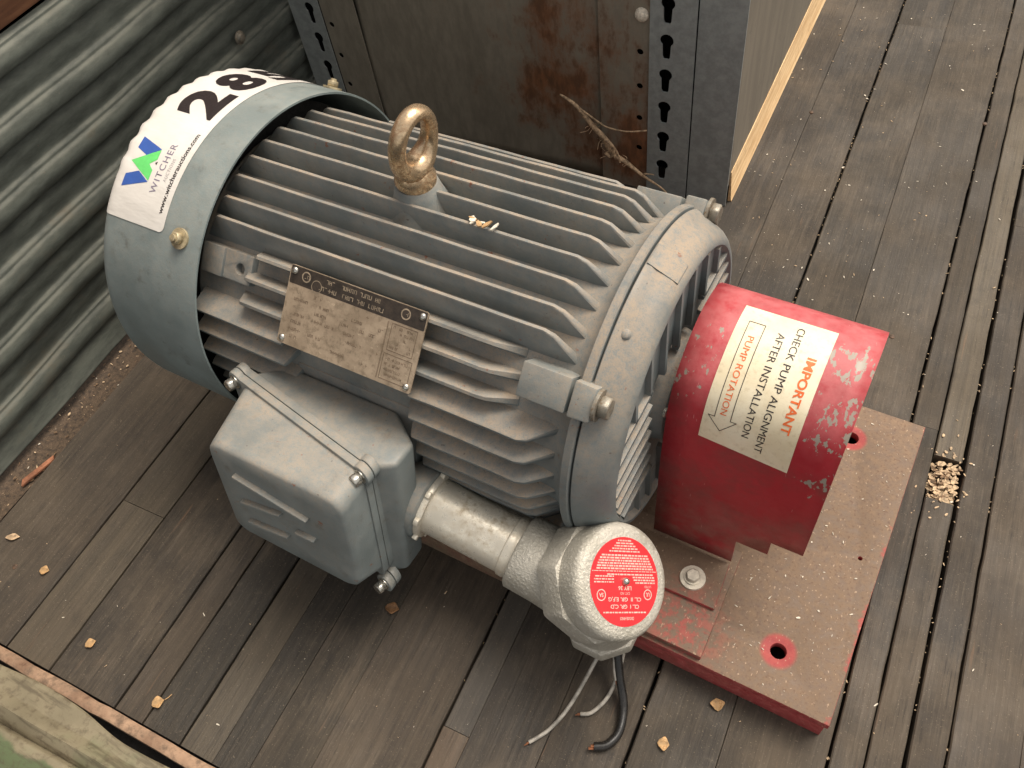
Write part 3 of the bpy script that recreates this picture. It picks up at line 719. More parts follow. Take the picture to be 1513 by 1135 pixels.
# --- frame with cooling fins
b = bmesh.new()
lathe(b, [(-0.192, 0), (-0.192, 0.1270), (-0.186, 0.1310), (0.168, 0.1312), (0.178, 0.1325), (0.1870, 0.1365), (0.1895, 0.1400), (0.1902, 0.1460), (0.1912, 0.1472), (0.1968, 0.1474), (0.1978, 0.1462), (0.1978, 0.10)], AX, (1, 0, 0), 120)
frame = finish('frame', b, MOTOR, motor, 32)
rf = random.Random(2)
def fin(fn, x0, x1, c0, c1, root0, tip, t0=0.0020, t1=0.0042, parent=frame):
    """fin profile in (x, height) with chamfered ends; fn(x, height, side) -> point"""
    b = bmesh.new()
    j = lambda s=0.0006: rf.uniform(-s, s)
    top = [(x0 + c0, tip)]
    m = max(2, int((x1 - x0) / 0.03))
    top = [(x0 + c0 + (x1 - c1 - x0 - c0) * k / m, tip + j(0.0004)) for k in range(m + 1)]
    ch0 = [(x0 + c0 * 0.12, tip - (tip - root0) * 0.80), (x0 + c0 * 0.8, tip - (tip - root0) * 0.1)]
    ch1 = [(x1 - c1 * 0.72, tip - (tip - root0) * 0.10), (x1 - c1 * 0.05, tip - (tip - root0) * 0.82)]
    line = [(x0, root0)] + ch0 + top + ch1 + [(x1, root0)]
    L, Rr = [], []
    for x, h in line:
        k = (tip - h) / max(1e-6, tip - root0); t = t0 + (t1 - t0) * k
        L.append((x, h, t)); 
    rows = []
    for x, h, t in L:
        rows.append([b.verts.new(fn(x, root0 - 0.001, -t1)), b.verts.new(fn(x, max(root0, h - 0.0012), -t)), b.verts.new(fn(x, h, -t * 0.62)), b.verts.new(fn(x, h, t * 0.62)), b.verts.new(fn(x, max(root0, h - 0.0012), t)), b.verts.new(fn(x, root0 - 0.001, t1))])
    for A, B in zip(rows, rows[1:]):
        for k in range(5):
            vs = (A[k], A[k + 1], B[k + 1], B[k])
            try: b.faces.new(vs)
            except ValueError: pass
    b.faces.new(rows[0]); b.faces.new(rows[-1][::-1])
    bmesh.ops.remove_doubles(b, verts=b.verts[:], dist=1e-5)
    return finish('cooling_fin', b, MOTOR, parent, 40)
def R2(r, a): return math.sqrt(max(0.0004, r * r - a * a))
ytop = [-0.0785 + 0.0, -0.0622, -0.0424, -0.0222, -0.0018, 0.0187, 0.0392, 0.0597, 0.0800]
for y in ytop:
    fin(lambda x, h, s, y=y: (x, y + s, H + h), -0.184, 0.1815, 0.023, 0.0285, R2(0.1290, abs(y) + 0.004), R2(0.150, y))
fin(lambda x, h, s: (x, 0.0985 + s, H + h), -0.118, 0.150, 0.012, 0.022, R2(0.1290, 0.1), R2(0.150, 0.0985))
# short slanting fins between the corner lugs (they run on under the nameplate)
for ang, x0, x1, tip in ((-40.2, -0.122, 0.141, 0.1493), (-48.3, -0.130, 0.143, 0.1487), (-56.8, -0.133, 0.144, 0.1493)):
    a = rad(ang); rd = Vector((0, math.sin(a), math.cos(a))); tg = Vector((0, math.cos(a), -math.sin(a)))
    rd2 = Vector((0, -0.92, 0.39)).normalized(); tg2 = Vector((0, 0.39, 0.92))
    fin(lambda x, h, s, rd=rd, tg=tg: Vector((x, 0, H)) + rd * h + tg * s, x0, x1, 0.012, 0.030, 0.1290, tip)
for dz in (0.0620, 0.0412, 0.0185, -0.0040, -0.0265, -0.0490, -0.0715):
    fin(lambda x, h, s, dz=dz: (x, -h, H + dz + s), -0.180, -0.071, 0.003, 0.003, R2(0.1290, abs(dz) + 0.004), R2(0.150, dz))
    fin(lambda x, h, s, dz=dz: (x, -h, H + dz + s), 0.046, 0.1815, 0.010, 0.0285, R2(0.1290, abs(dz) + 0.004), R2(0.150, dz))
    fin(lambda x, h, s, dz=dz: (x, h, H + dz + s), -0.172, 0.1815, 0.004, 0.0285, R2(0.1290, abs(dz) + 0.004), R2(0.150, dz))
for y in (-0.0622, -0.0424, -0.0222, -0.0018, 0.0187, 0.0392, 0.0597):
    fin(lambda x, h, s, y=y: (x, y + s, H - h), -0.184, 0.1815, 0.023, 0.0285, R2(0.1290, abs(y) + 0.004), R2(0.147, y))
# corner lugs of the frame (drive end and fan end), built in a frame turned to the lug's angle
def lugfn(ang):
    a = rad(ang); rd = Vector((0, math.sin(a), math.cos(a))); tg = Vector((0, math.cos(a), -math.sin(a)))
    return lambda x, t, r: AX + Vector((x, 0, 0)) + tg * t + rd * r
for ang in (-46.5, 46.5):
    f = lugfn(ang); b = bmesh.new()
    prism(b, [(0.1465, -0.0135), (0.1860, -0.0135), (0.1860, 0.0135), (0.1465, 0.0135)], 0.045, lambda a, t, d: f(a, t, 0.106 + d), 0.0012)
    finish('corner_lug', b, MOTOR_LESS, frame, 30)
    b = curve_fill([rrect(-0.175, -0.1225, -0.0125, 0.0125, 0.001), circ2(-0.1345, -0.001, 0.0056, 14)], 0.012, 0.0006)
    for v in b.verts: v.co = f(v.co.x, v.co.y, 0.1255 + v.co.z)
    finish('fan_end_lug', b, MOTOR, frame, 30)
    b = bmesh.new(); prism(b, circ2(-0.1345, -0.001, 0.0064, 14), 0.01, lambda a, t, d: f(a, t, 0.114 + d)); finish('lug_hole_shade', b, DARK, frame, 30)
    b = bmesh.new(); prism(b, [(-0.176, -0.0130), (-0.152, -0.0130), (-0.152, 0.0130), (-0.176, 0.0130)], 0.03, lambda a, t, d: f(a, t, 0.111 + d), 0.001); finish('lug_pad', b, MOTOR, frame, 30)
# raised pad for the junction box and nameplate bosses
b = bmesh.new()
t12 = rad(12); OD = Vector((0, -math.cos(t12), math.sin(t12))); HD = Vector((0, math.sin(t12), math.cos(t12)))
def jb(x, o, h): return AX + Vector((x, 0, 0)) + OD * o + HD * h
prism(b, [(-0.082, -0.152), (0.040, -0.152), (0.047, -0.004), (0.047, 0.0002), (-0.076, 0.0002)], 0.041, lambda x, h, d: jb(x, 0.0915 + d, h), 0.002)
finish('box_pad', b, MOTOR, frame, 35)
# boss under the lifting eye
b = bmesh.new(); lathe(b, [(0.124, 0.030), (0.134, 0.0245), (0.144, 0.0205), (0.1535, 0.0180), (0.1550, 0.0168), (0.1550, 0)], (0.000, -0.003, H), (0, 0, 1), 32)
finish('eye_boss', b, MOTOR_LESS, frame, 40)

# --- eye bolt
b = bmesh.new()
EC = Vector((0.000, -0.003, H + 0.1550)); EU = Vector((0.17, 0.04, 1)).normalized()
lathe(b, [(0, 0), (0, 0.0165), (0.0015, 0.0172), (0.008, 0.0166), (0.014, 0.0130), (0.019, 0.009)], EC, EU, 32)
az = rad(-5); nrm = Vector((math.cos(az), math.sin(az), 0)); nrm = (nrm - EU * nrm.dot(EU)).normalized(); sd = EU.cross(nrm); rc = EC + EU * 0.0395
seg, sg2 = 48, 18; rg = []
for i in range(seg):
    a = 2 * PI * i / seg; c = rc + (sd * math.cos(a) * 0.0200 + EU * math.sin(a) * 0.0250); ro = (sd * math.cos(a) + EU * math.sin(a))
    k = 0.0057 + 0.0040 * max(0, -math.sin(a)) ** 2
    rg.append([b.verts.new(c + (ro * math.cos(2 * PI * j / sg2) * k + nrm * math.sin(2 * PI * j / sg2) * k * 1.30)) for j in range(sg2)])
for i in range(seg):
    A, B = rg[i], rg[(i + 1) % seg]
    for j in range(sg2): b.faces.new((A[j], A[(j + 1) % sg2], B[(j + 1) % sg2], B[j]))
tmp = finish('eye_bolt', b, EYE, motor, 60)

# --- fan cover
RC = 0.165
b = bmesh.new()
pr = [(-0.1565, 0.1632), (-0.1565, RC), (-0.158, RC + 0.0002), (-0.263, RC)]
pr += [(-0.263 - 0.017 * math.sin(rad(k * 15)), RC - 0.017 + 0.017 * math.cos(rad(k * 15))) for k in range(1, 7)]
pr += [(-0.280, 0.10), (-0.280, 0.02), (-0.279, 0.018), (-0.278, 0.10), (-0.2775, 0.146), (-0.262, 0.1632), (-0.1565, 0.1632)]
lathe(b, pr, AX, (1, 0, 0), 128)
bmesh.ops.remove_doubles(b, verts=b.verts[:], dist=1e-5)
fan_cover = finish('fan_cover', b, COVER, motor, 40)
b = bmesh.new(); lathe(b, [(-0.20, 0.0), (-0.20, 0.15), (-0.195, 0.15), (-0.195, 0.0)], AX, (1, 0, 0), 48); finish('fan', b, DARK, motor, 40)
hb = bmesh.new(); hexhead(hb, 0.0056, 0.0055, 0.0092, 0.0020)
lathe(hb, [(0.0072, 0.0032), (0.0095, 0.0030), (0.0098, 0)], (0, 0, 0), (0, 0, 1), 12)
scr = finish('cover_screw', hb, BRASSY, fan_cover, 35, loc=cyl(-0.1792, rad(-42), RC + 0.0002))
scr.rotation_mode = 'QUATERNION'; scr.rotation_quaternion = (cyl(0, rad(-42), 1) - AX).to_track_quat('Z', 'Y')
for a in (42, 138, -138):
    copy_of(scr, fan_cover, cyl(-0.1792, rad(a), RC + 0.0002), (cyl(0, rad(a), 1) - AX).to_track_quat('Z', 'Y'))
# lot sticker wrapped over the cover; u = angle * radius (reading direction), v = -x
def stk(u, v, lift=0.0006):
    r = RC + lift
    x = -v
    if v > 0.263: r -= 0.017 - math.sqrt(max(0.0, 0.017 ** 2 - (v - 0.263) ** 2))
    edge = max(0.0, (v - 0.258) / 0.0165)
    if u > -0.09: r += edge * edge * 0.0026 * (0.5 + 0.5 * math.sin(u * 330 + 0.7)) * min(1, (u + 0.09) / 0.03)
    return cyl(x, u / RC, r)
A2U = lambda deg: rad(deg) * RC
u0, u1 = A2U(-42.4), A2U(46)
out = rrect(u0, u1, 0.1945, 0.2745, 0.005, 4)
out = [(u, v + (0.0055 * max(0, (-(u + 0.02)) / 0.1) if v < 0.21 else 0) + (0.003 * max(0, (u - 0.0) / 0.1) if v < 0.21 else 0)) for u, v in out]
b = bmesh.new(); fl = curve_fill([out]); slice_u(fl, 0.005, 1); lay(b, fl, stk, 0, 0.004)
def on_stk(poly, mat): lay(b, curve_fill([poly]), lambda u, v: stk(u, v, 0.00085), mat, 0.004)
pa = lambda L: [(A2U(a), -x) for x, a in L]
on_stk(pa([(-0.2600, -29.0), (-0.2467, -27.0), (-0.2325, -29.4), (-0.2600, -33.0)]), 2)
on_stk(pa([(-0.2600, -16.2), (-0.2338, -18.6), (-0.2467, -21.7), (-0.2600, -20.2)]), 2)
on_stk(pa([(-0.2600, -24.6), (-0.2338, -18.8), (-0.2328, -22.0), (-0.2390, -24.0), (-0.2328, -25.6), (-0.2325, -29.0)]), 3)
on_stk(pa([(-0.2335, -23.2), (-0.2312, -22.6), (-0.2312, -23.8)]), 1)
def on_txt(s, u, v, wd, h, mat, bold=0.0, sp=1.0): lay(b, text_fill(s, u, v, wd, h, bold, space=sp), lambda p, q: stk(p, q, 0.00085), mat, 0.004)
on_txt('WITCHER', A2U(-23.9), 0.2235, A2U(16.4), 0.0068, 4, 0.0, 1.2)
on_txt('AUCTIONS', A2U(-24.0), 0.2152, A2U(7.6), 0.0036, 5, 0.0, 1.2)
on_txt('www.witcherauctions.com', A2U(-23.7), 0.2078, A2U(26.8), 0.0050, 1, 0.015)
on_txt('2', A2U(2.4), 0.2312, A2U(13.6), 0.0455, 1, 0.045)
on_txt('8', A2U(18.4), 0.2312, A2U(13.2), 0.0460, 1, 0.045)
on_txt('5', A2U(34.5), 0.2312, A2U(13.0), 0.0460, 1, 0.045)
st = finish('lot_sticker', b, [STICKER, INK, INK_BLUE, INK_GREEN, INK_PURPLE, INK_GREY], fan_cover, -1)
st.data.polygons.foreach_set('use_smooth', [True] * len(st.data.polygons))
st['label'] = 'white auction lot sticker reading 285 wrapped over the fan cover'

# --- end bell (drive end)
b = bmesh.new()
pr = [(0.1990, 0.10), (0.1990, 0.1440), (0.2000, 0.1452), (0.2040, 0.1440), (0.2080, 0.1408), (0.2150, 0.1378), (0.2205, 0.1350), (0.2250, 0.1312), (0.2278, 0.1270), (0.2280, 0.1235), (0.2262, 0.1215), (0.2232, 0.1195), (0.2225, 0.060), (0.2190, 0.050), (0.2330, 0.046), (0.2350, 0.042), (0.2350, 0)]
lathe(b, pr, AX, (1, 0, 0), 128)
bell = finish('end_bell', b, MOTOR, motor, 35)
def rib(p0, p1, n):
    """upright slat on the recessed face from p0 to p1 (y, dz pairs)"""
    b = bmesh.new(); a = Vector((0.2220, p0[0], H + p0[1])); c = Vector((0.2220, p1[0], H + p1[1])); d = (c - a).normalized(); s = d.cross(Vector((1, 0, 0))) * 0.0030
    prism(b, [(0, -1), (1, -1), (1, 1), (0, 1)], 0.0052, lambda k, w_, h: a + (c - a) * k + s * w_ * (1 if h < 0.003 else 0.7) + Vector((h, 0, 0)), 0)
    return finish('rib', b, MOTOR, bell, 30)
for k in range(8):
    dz = 0.058 - 0.0190 * k
    q = R2(0.1205, dz)
    if abs(dz) > 0.075: continue
    rib((-q, dz), (-max(0.052, q - 0.075), dz), k); rib((q, dz), (max(0.052, q - 0.075), dz), k)
for k in range(7):
    y = -0.0825 + 0.0275 * k
    q = R2(0.1205, y); lo = 0.052 if abs(y) < 0.055 else 0.058
    rib((y, q), (y, lo), k)
for k in range(7):
    y = -0.0735 + 0.0245 * k
    q = R2(0.1205, y); rib((y, -q), (y, -0.06), k)
bh = bmesh.new(); hexhead(bh, 0.0092, 0.0078, 0.0122, 0.0026)
bolt0 = None
for ang in (-46.5, 46.5, 133.5, -133.5):
    f = lugfn(ang); b = bmesh.new()
    prism(b, [(0.1890, -0.0140), (0.2065, -0.0130), (0.2065, 0.0130), (0.1890, 0.0140)], 0.036, lambda a, t, d: f(a, t, 0.118 + d), 0.0018)
    prism(b, [(0.1885, -0.018), (0.2075, -0.012), (0.2075, 0.012), (0.1885, 0.018)], 0.02, lambda a, t, d: f(a, t, 0.122 + d), 0.003)
    finish('bell_lug', b, MOTOR_LESS, bell, 35)
    p = f(0.2066, 0.0, 0.1452)
    if bolt0 is None:
        bolt0 = finish('bell_bolt', bh, BOLT, bell, 35, loc=p); bolt0.rotation_mode = 'QUATERNION'; bolt0.rotation_quaternion = Vector((1, 0, 0)).to_track_quat('Z', 'Y')
    else: copy_of(bolt0, bell, p, bolt0.rotation_quaternion)
b = bmesh.new()                                          # casting step on the bell's rim
prism(b, [(0.2005, -2.6), (0.2245, -2.6), (0.2245, 6), (0.2005, 6)], 0.002, lambda x, a, d: cyl(x, rad(a), (0.1462 if x < 0.21 else 0.1462 - 0.0135 * ((x - 0.2) / 0.0255) ** 1.25) + d - 0.002), 0.0006)
bm_ = b; finish('rim_step', bm_, MOTOR, bell, 60)
b = bmesh.new(); lathe(b, [(0, 0), (0, 0.0045), (0.002, 0.0038), (0.003, 0.0026), (0.0031, 0)], cyl(0.2075, rad(-25), 0.1400), cyl(0, rad(-25), 1) - AX, 12)
finish('grease_plug', b, MOTOR, bell, 40)

# --- nameplate
n_ = Vector((0, -0.7071, 0.7071)); vv = Vector((0, 0.7071, 0.7071))
PC = Vector((-0.0043, -0.1163, 0.2933)) + n_ * 0.0012
def npt(u, v, d=0.0): return PC + Vector((u, 0, 0)) + vv * v + n_ * d
b = bmesh.new()
prism(b, rrect(-0.0668, 0.0668, -0.0330, 0.0330, 0.002, 3), 0.0012, lambda u, v, d: npt(u, v, d - 0.0012), 0.0)
def on_np(polys, mat, d=0.00012): lay(b, curve_fill(polys), lambda u, v: npt(u, v, d), mat)
on_np([rrect(-0.0660, 0.0660, 0.0178, 0.0325, 0.001, 2)], 1)
rn = random.Random(17)
def scribble(u0_, u1_, v, h, mat, d, dens=1.0):            # worn, unreadable characters
    u = u0_
    while u < u1_:
        wd = h * rn.uniform(0.45, 0.8)
        if rn.random() < 0.86:
            for q in range(2):
                if rn.random() < 0.8: on_np([[(u + wd * 0.8 * q, v - h / 2), (u + wd * 0.8 * q + h * 0.16, v - h / 2), (u + wd * 0.8 * q + h * 0.16, v + h / 2), (u + wd * 0.8 * q, v + h / 2)]], mat, d)
            hh = rn.choice((-0.42, 0.0, 0.42)) * h
            on_np([[(u, v + hh - h * 0.08), (u + wd * 0.8, v + hh - h * 0.08), (u + wd * 0.8, v + hh + h * 0.08), (u, v + hh + h * 0.08)]], mat, d + 0.00002)
        u += wd * 1.35
scribble(-0.030, 0.021, 0.0282, 0.0034, 2, 0.00022)
scribble(-0.036, 0.027, 0.0218, 0.0034, 2, 0.00022)
for cu_, cv_ in ((-0.0500, 0.0262), (0.0475, 0.0258)):
    on_np([circ2(cu_, cv_, 0.0045, 18), circ2(cu_, cv_, 0.0034, 18)], 2, 0.00022)
    scribble(cu_ - 0.0016, cu_ + 0.0016, cv_, 0.003, 2, 0.00022)
on_np([circ2(-0.0385, 0.0215, 0.0052, 18), circ2(-0.0385, 0.0215, 0.0046, 18)], 2, 0.00024)
for k in range(7):
    v = 0.0125 - 0.0062 * k
    u = -0.060 + rn.uniform(0, 0.006)
    while u < 0.030:
        l = rn.uniform(0.006, 0.016); scribble(u, min(0.032, u + l), v, 0.0026, 3 if rn.random() < 0.72 else 2, 0.00016); u += l + rn.uniform(0.004, 0.016)
def frame_rect(u0_, u1_, v0_, v1_, t=0.0005): on_np([[(u0_, v0_), (u1_, v0_), (u1_, v1_), (u0_, v1_)], [(u0_ + t, v0_ + t), (u1_ - t, v0_ + t), (u1_ - t, v1_ - t), (u0_ + t, v1_ - t)]], 3, 0.00018)
frame_rect(0.0375, 0.0615, -0.0060, 0.0160); frame_rect(0.0360, 0.0630, -0.0295, -0.0085); frame_rect(0.0335, 0.0345, -0.030, 0.016, 0.0003)
for k in range(5):
    for q in range(4):
        if rn.random() < 0.9: scribble(0.0395 + q * 0.0055, 0.0425 + q * 0.0055, 0.013 - 0.0040 * k, 0.0022, 3, 0.00018)
for k in range(4): scribble(0.0385, 0.0385 + rn.uniform(0.008, 0.02), -0.0125 - 0.0042 * k, 0.0022, 3, 0.00018)
plate = finish('nameplate', b, [PLATE_METAL, PLATE_DARK, PLATE_LIGHT, PLATE_MID], motor, 0)
rvb = bmesh.new(); lathe(rvb, [(0, 0), (0, 0.0030), (0.0010, 0.0027), (0.0018, 0.0015), (0.0020, 0)], (0, 0, 0), (0, 0, 1), 14)
q4 = n_.to_track_quat('Z', 'Y'); r0 = None
for su in (-1, 1):
    for sv in (-1, 1):
        p = npt(0.0622 * su, 0.0285 * sv, 0.0002)
        if r0 is None:
            r0 = finish('rivet', rvb, CHROME, plate, 50, loc=p); r0.rotation_mode = 'QUATERNION'; r0.rotation_quaternion = q4
        else: copy_of(r0, plate, p, q4)

# --- junction box
b = bmesh.new()
# box body (x,o polygon), with draft downwards
body = [(-0.0856, 0.1330), (0.0310, 0.1330), (0.0640, 0.1570), (0.0650, 0.1830), (0.0475, 0.1940), (-0.1150, 0.1605)]
def bodyfn(x, o, d): 
    k = d / 0.150
    return jb(x * (1 - 0.10 * k) , o, -0.0083 - d)
prism(b, body, 0.150, bodyfn, 0.0045, 0, 3)
jbox = finish('junction_box', b, MOTOR_LESS, motor, 40)
DI = Vector((0.1683, 0.0, 0)); 
def fl_o(x): return 0.1608 + (x + 0.1236) * (0.0352 / 0.1683)
def ringpts(x0, x1, h0, h1, r, n=6):
    return rrect(x0, x1, h0, h1, r, n)
def flange(bm, x0, x1, h0, h1, o0, o1):
    poly = rrect(x0, x1, h0, h1, 0.010, 5)
    prism(bm, poly, o1 - o0, lambda x, h, d: jb(x, fl_o(x) + o0 + d, h), 0.0008)
b = bmesh.new(); flange(b, -0.1215, 0.0500, -0.1480, -0.0050, -0.0082, -0.0004)
for (x, h) in ((-0.118, -0.0115), (0.045, -0.0115), (0.047, -0.160)):
    prism(b, circ2(x, h, 0.0095, 16), 0.0077, lambda a, c, d: jb(a, fl_o(a) - 0.0081 + d, c), 0.0009)
finish('box_flange', b, MOTOR_LESS, jbox, 35)
# lid
b = bmesh.new()
loops = []
def lid_loop(x0, x1, h0, h1, r, ofn): return [b.verts.new(jb(x, ofn(x), h)) for x, h in ringpts(x0, x1, h0, h1, r, 6)]
loops.append(lid_loop(-0.1100, 0.0480, -0.1440, -0.0078, 0.012, lambda x: fl_o(x) + 0.0052))
loops.append(lid_loop(-0.1090, 0.0490, -0.1420, -0.0080, 0.012, lambda x: fl_o(x) + 0.0065))
fo = lambda x: 0.2365
loops.append(lid_loop(-0.0905, 0.0505, -0.1275, -0.0090, 0.014, lambda x: 0.2300))
loops.append(lid_loop(-0.0895, 0.0498, -0.1262, -0.0102, 0.014, lambda x: 0.2345))
loops.append(lid_loop(-0.0870, 0.0475, -0.1235, -0.0128, 0.013, fo))
loops.append(lid_loop(-0.0700, 0.0300, -0.1080, -0.0280, 0.010, lambda x: 0.2368))
for A, B in zip(loops, loops[1:]):
    n = len(A)
    for k in range(n): b.faces.new((A[k], A[(k + 1) % n], B[(k + 1) % n], B[k]))
b.faces.new(loops[-1])
flange(b, -0.1220, 0.0505, -0.1485, -0.0046, 0.0004, 0.0080)
for (x, h) in ((-0.118, -0.0115), (0.045, -0.0115), (0.047, -0.160)):
    prism(b, circ2(x, h, 0.0095, 16), 0.0077, lambda a, c, d: jb(a, fl_o(a) + 0.0003 + d, c), 0.0009)
lid = finish('lid', b, MOTOR_LESS, jbox, 42)
for (x0, h0, x1, h1) in ((-0.0640, -0.0375, 0.0120, -0.0500), (-0.0645, -0.0715, -0.0190, -0.0610), (-0.0640, -0.0985, -0.0175, -0.0905), (-0.0060, -0.0765, 0.0145, -0.0750)):
    b = bmesh.new()
    d = Vector((x1 - x0, h1 - h0)); nn = Vector((-d.y, d.x)).normalized() * 0.0024
    prism(b, [(x0 - nn.x, h0 - nn.y), (x1 - nn.x * 0.6, h1 - nn.y * 0.6), (x1 + nn.x * 0.6, h1 + nn.y * 0.6), (x0 + nn.x, h0 + nn.y)], 0.0056, lambda x, h, dd: jb(x, 0.2362 + dd, h), 0.0012)
    finish('lid_rib', b, MOTOR_LESS, jbox, 40)
bh = bmesh.new(); hexhead(bh, 0.0058, 0.0078, 0.0066, 0.0008)
fdir = (OD * 1.0 + Vector((-0.209, 0, 0))).normalized(); l0 = None
for (x, h) in ((-0.118, -0.0115), (0.045, -0.0115), (0.047, -0.160)):
    p = jb(x, fl_o(x) + 0.0081, h)
    if l0 is None:
        l0 = finish('lid_bolt', bh, CHROME, jbox, 35, loc=p); l0.rotation_mode = 'QUATERNION'; l0.rotation_quaternion = fdir.to_track_quat('Z', 'Y')
    else: copy_of(l0, jbox, p, l0.rotation_quaternion)
# conduit hub of the box
PA = Vector((0.0600, -0.1630, 0.1350)); PB = Vector((0.160, -0.1632, 0.1185)); pd = (PB - PA).normalized(); PL = (PB - PA).length
b = bmesh.new(); lathe(b, [(-0.030, 0.022), (-0.012, 0.0335), (-0.002, 0.0350), (0.004, 0.0345), (0.006, 0.0325), (0.006, 0)], PA, pd, 40)
finish('conduit_hub', b, MOTOR_LESS, jbox, 40)

# --- conduit with locknut
b = bmesh.new(); lathe(b, [(0.004, 0.0), (0.004, 0.0262), (PL - 0.016, 0.0262), (PL - 0.015, 0.0275), (PL - 0.010, 0.0279), (PL - 0.008, 0.0268), (PL - 0.004, 0.0270), (PL + 0.004, 0.0262)], PA, pd, 48)
conduit = finish('conduit', b, PIPE, motor, 40)
b = bmesh.new(); lathe(b, [(0.0061, 0.024), (0.0061, 0.0318), (0.0085, 0.0324), (0.0112, 0.0312), (0.0112, 0.024)], PA, pd, 40)
_, uu, vv_ = basis(pd)
for k in range(8):
    a = 2 * PI * k / 8 + 0.2; c = PA + pd * 0.0088 + (uu * math.cos(a) + vv_ * math.sin(a)) * 0.0328; ro = (uu * math.cos(a) + vv_ * math.sin(a)); tg = pd.cross(ro)
    prism(b, [(-0.0035, -0.0028), (0.0035, -0.0028), (0.0028, 0.0026), (-0.0028, 0.0026)], 0.0046, lambda p, q, d: c + tg * p + ro * q + pd * (d - 0.0022), 0.0007)
finish('locknut', b, PIPE, conduit, 40)

# --- capped conduit elbow
CF = Vector((0.2530, -0.1630, 0.1555)); cn = Vector((0.7071, 0.0, 0.7071)); cu = Vector((0.7071, 0, -0.7071)); cy = Vector((0, 1, 0))
b = bmesh.new()
EI = PB - pd * 0.006
lathe(b, [(0, 0.0255), (0.0, 0.0312), (0.002, 0.0335), (0.030, 0.0340), (0.044, 0.0352), (0.056, 0.0385), (0.066, 0.0395), (0.078, 0.034), (0.088, 0.018), (0.090, 0)], EI, pd, 48)
lathe(b, [(-0.058, 0.0), (-0.060, 0.030), (-0.052, 0.0445), (-0.046, 0.0455), (-0.030, 0.0455)], CF, cn, 48)
lathe(b, [(0.0, 0.0), (0.012, 0.036), (0.030, 0.0395), (0.052, 0.036), (0.070, 0.032), (0.078, 0.031)], (0.2360, -0.1640, 0.137), Vector((-0.03, -0.03, -1)), 40)
elbow = finish('conduit_elbow', b, CAST, motor, 50)
b = bmesh.new()
prism(b, [(0.0512 * math.cos(rad(22.5 + 45 * k)), 0.0512 * math.sin(rad(22.5 + 45 * k))) for k in range(8)], 0.028, lambda p, q, d: CF + cu * p + cy * q + cn * (d - 0.052), 0.003)
finish('octagon_flange', b, CAST, elbow, 35)
b = bmesh.new()
lathe(b, [(-0.0238, 0), (-0.0238, 0.0465), (-0.008, 0.0468), (-0.0040, 0.0458), (-0.0012, 0.0432), (0.0, 0.0395), (0.0, 0)], CF, cn, 64)
cap = finish('cap', b, CAST, elbow, 50)
b = bmesh.new()
prism(b, [(0.0355 * math.cos(rad(22.5 + 45 * k)), 0.0355 * math.sin(rad(22.5 + 45 * k))) for k in range(8)], 0.016, lambda p, q, d: Vector((0.2335 + p, -0.1670 + q, 0.0500 + d)), 0.002)
finish('outlet_collar', b, CAST, elbow, 35)
b = bmesh.new(); prism(b, circ2(0.2335, -0.167, 0.026, 24), 0.002, lambda p, q, d: Vector((p, q, 0.0488 + d))); finish('outlet_opening_shade', b, DARK, elbow, 35)
# round red label on the cap, printed upside down from here: local up = -cu... reading frame (tu, tv)
tv = cu.copy(); tu = -cy.copy()
tu = tv.cross(cn).normalized()
rot_ = rad(-57)
tu2 = tu * math.cos(rot_) + tv * math.sin(rot_); tv2 = -tu * math.sin(rot_) + tv * math.cos(rot_)
def cpt(u, v, d=0.0): return CF + tu2 * u + tv2 * v + cn * d
b = bmesh.new()
lay(b, curve_fill([circ2(0, 0, 0.0345, 56)]), lambda u, v: cpt(u, v, 0.0003), 0)
def on_cap(fl_, d=0.00042): lay(b, fl_, lambda u, v: cpt(u, v, d), 1)
on_cap(text_fill('LBY 36', 0, 0.0062 + 0.0, 0.0118, 0.0030, 0.02)) if False else None
T = lambda s, v, wd, h, bo=0.0, u=0.0: on_cap(text_fill(s, u, v, wd, h, bo))
T('CL. I  GR. C,D', 0.0190, 0.0285, 0.0036, 0.02)
T('CL. II  GR. E,F,G', 0.0135, 0.0330, 0.0036, 0.02)
T('CAT. NO.', 0.0092, 0.0100, 0.0020)
T('LBY 36', 0.0052, 0.0132, 0.0032, 0.02)
on_cap(curve_fill([circ2(-0.0235, 0.0100, 0.0042, 20), circ2(-0.0235, 0.0100, 0.0034, 20)])); T('UL', 0.0100, 0.0040, 0.0032, 0.02, -0.0235)
T('LISTED', 0.0040, 0.0070, 0.0018, 0.0, -0.0235)
on_cap(curve_fill([circ2(0.0235, 0.0105, 0.0045, 20), circ2(0.0235, 0.0105, 0.0037, 20)])); T('SA', 0.0105, 0.0042, 0.0032, 0.02, 0.0235)
T('CROUSE-HINDS', 0.0282, 0.0140, 0.0024, 0.02, -0.002)
rl = random.Random(9)
def strokes(v, u0_, u1_, h):
    u = u0_
    while u < u1_ - 0.0006:
        l = min(u1_ - u, rl.uniform(0.0012, 0.0042)); on_cap(curve_fill([[(u, v - h / 2), (u + l, v - h / 2), (u + l, v + h / 2), (u, v + h / 2)]])); u += l + 0.0007
strokes(0.0236, -0.0215, 0.0215, 0.0011)
for k, (a, c) in enumerate(((-0.029, 0.018), (-0.0305, -0.008), (-0.031, -0.008), (-0.031, -0.010))): strokes(-0.0030 - 0.0021 * (3 - k) + 0.004, a, c, 0.0011)
for k in range(3): strokes(0.0006 - 0.0022 * k, 0.011, 0.0305, 0.0010)
strokes(-0.0078, -0.0325, 0.0325, 0.0006)
for k in range(6): strokes(-0.0098 - 0.00205 * k, -0.0292 + 0.0011 * k, 0.0292 - 0.0011 * k, 0.00125)
for k in range(5): strokes(-0.0232 - 0.0021 * k, -0.0155 + 0.0022 * k, 0.0155 - 0.0022 * k, 0.0011)
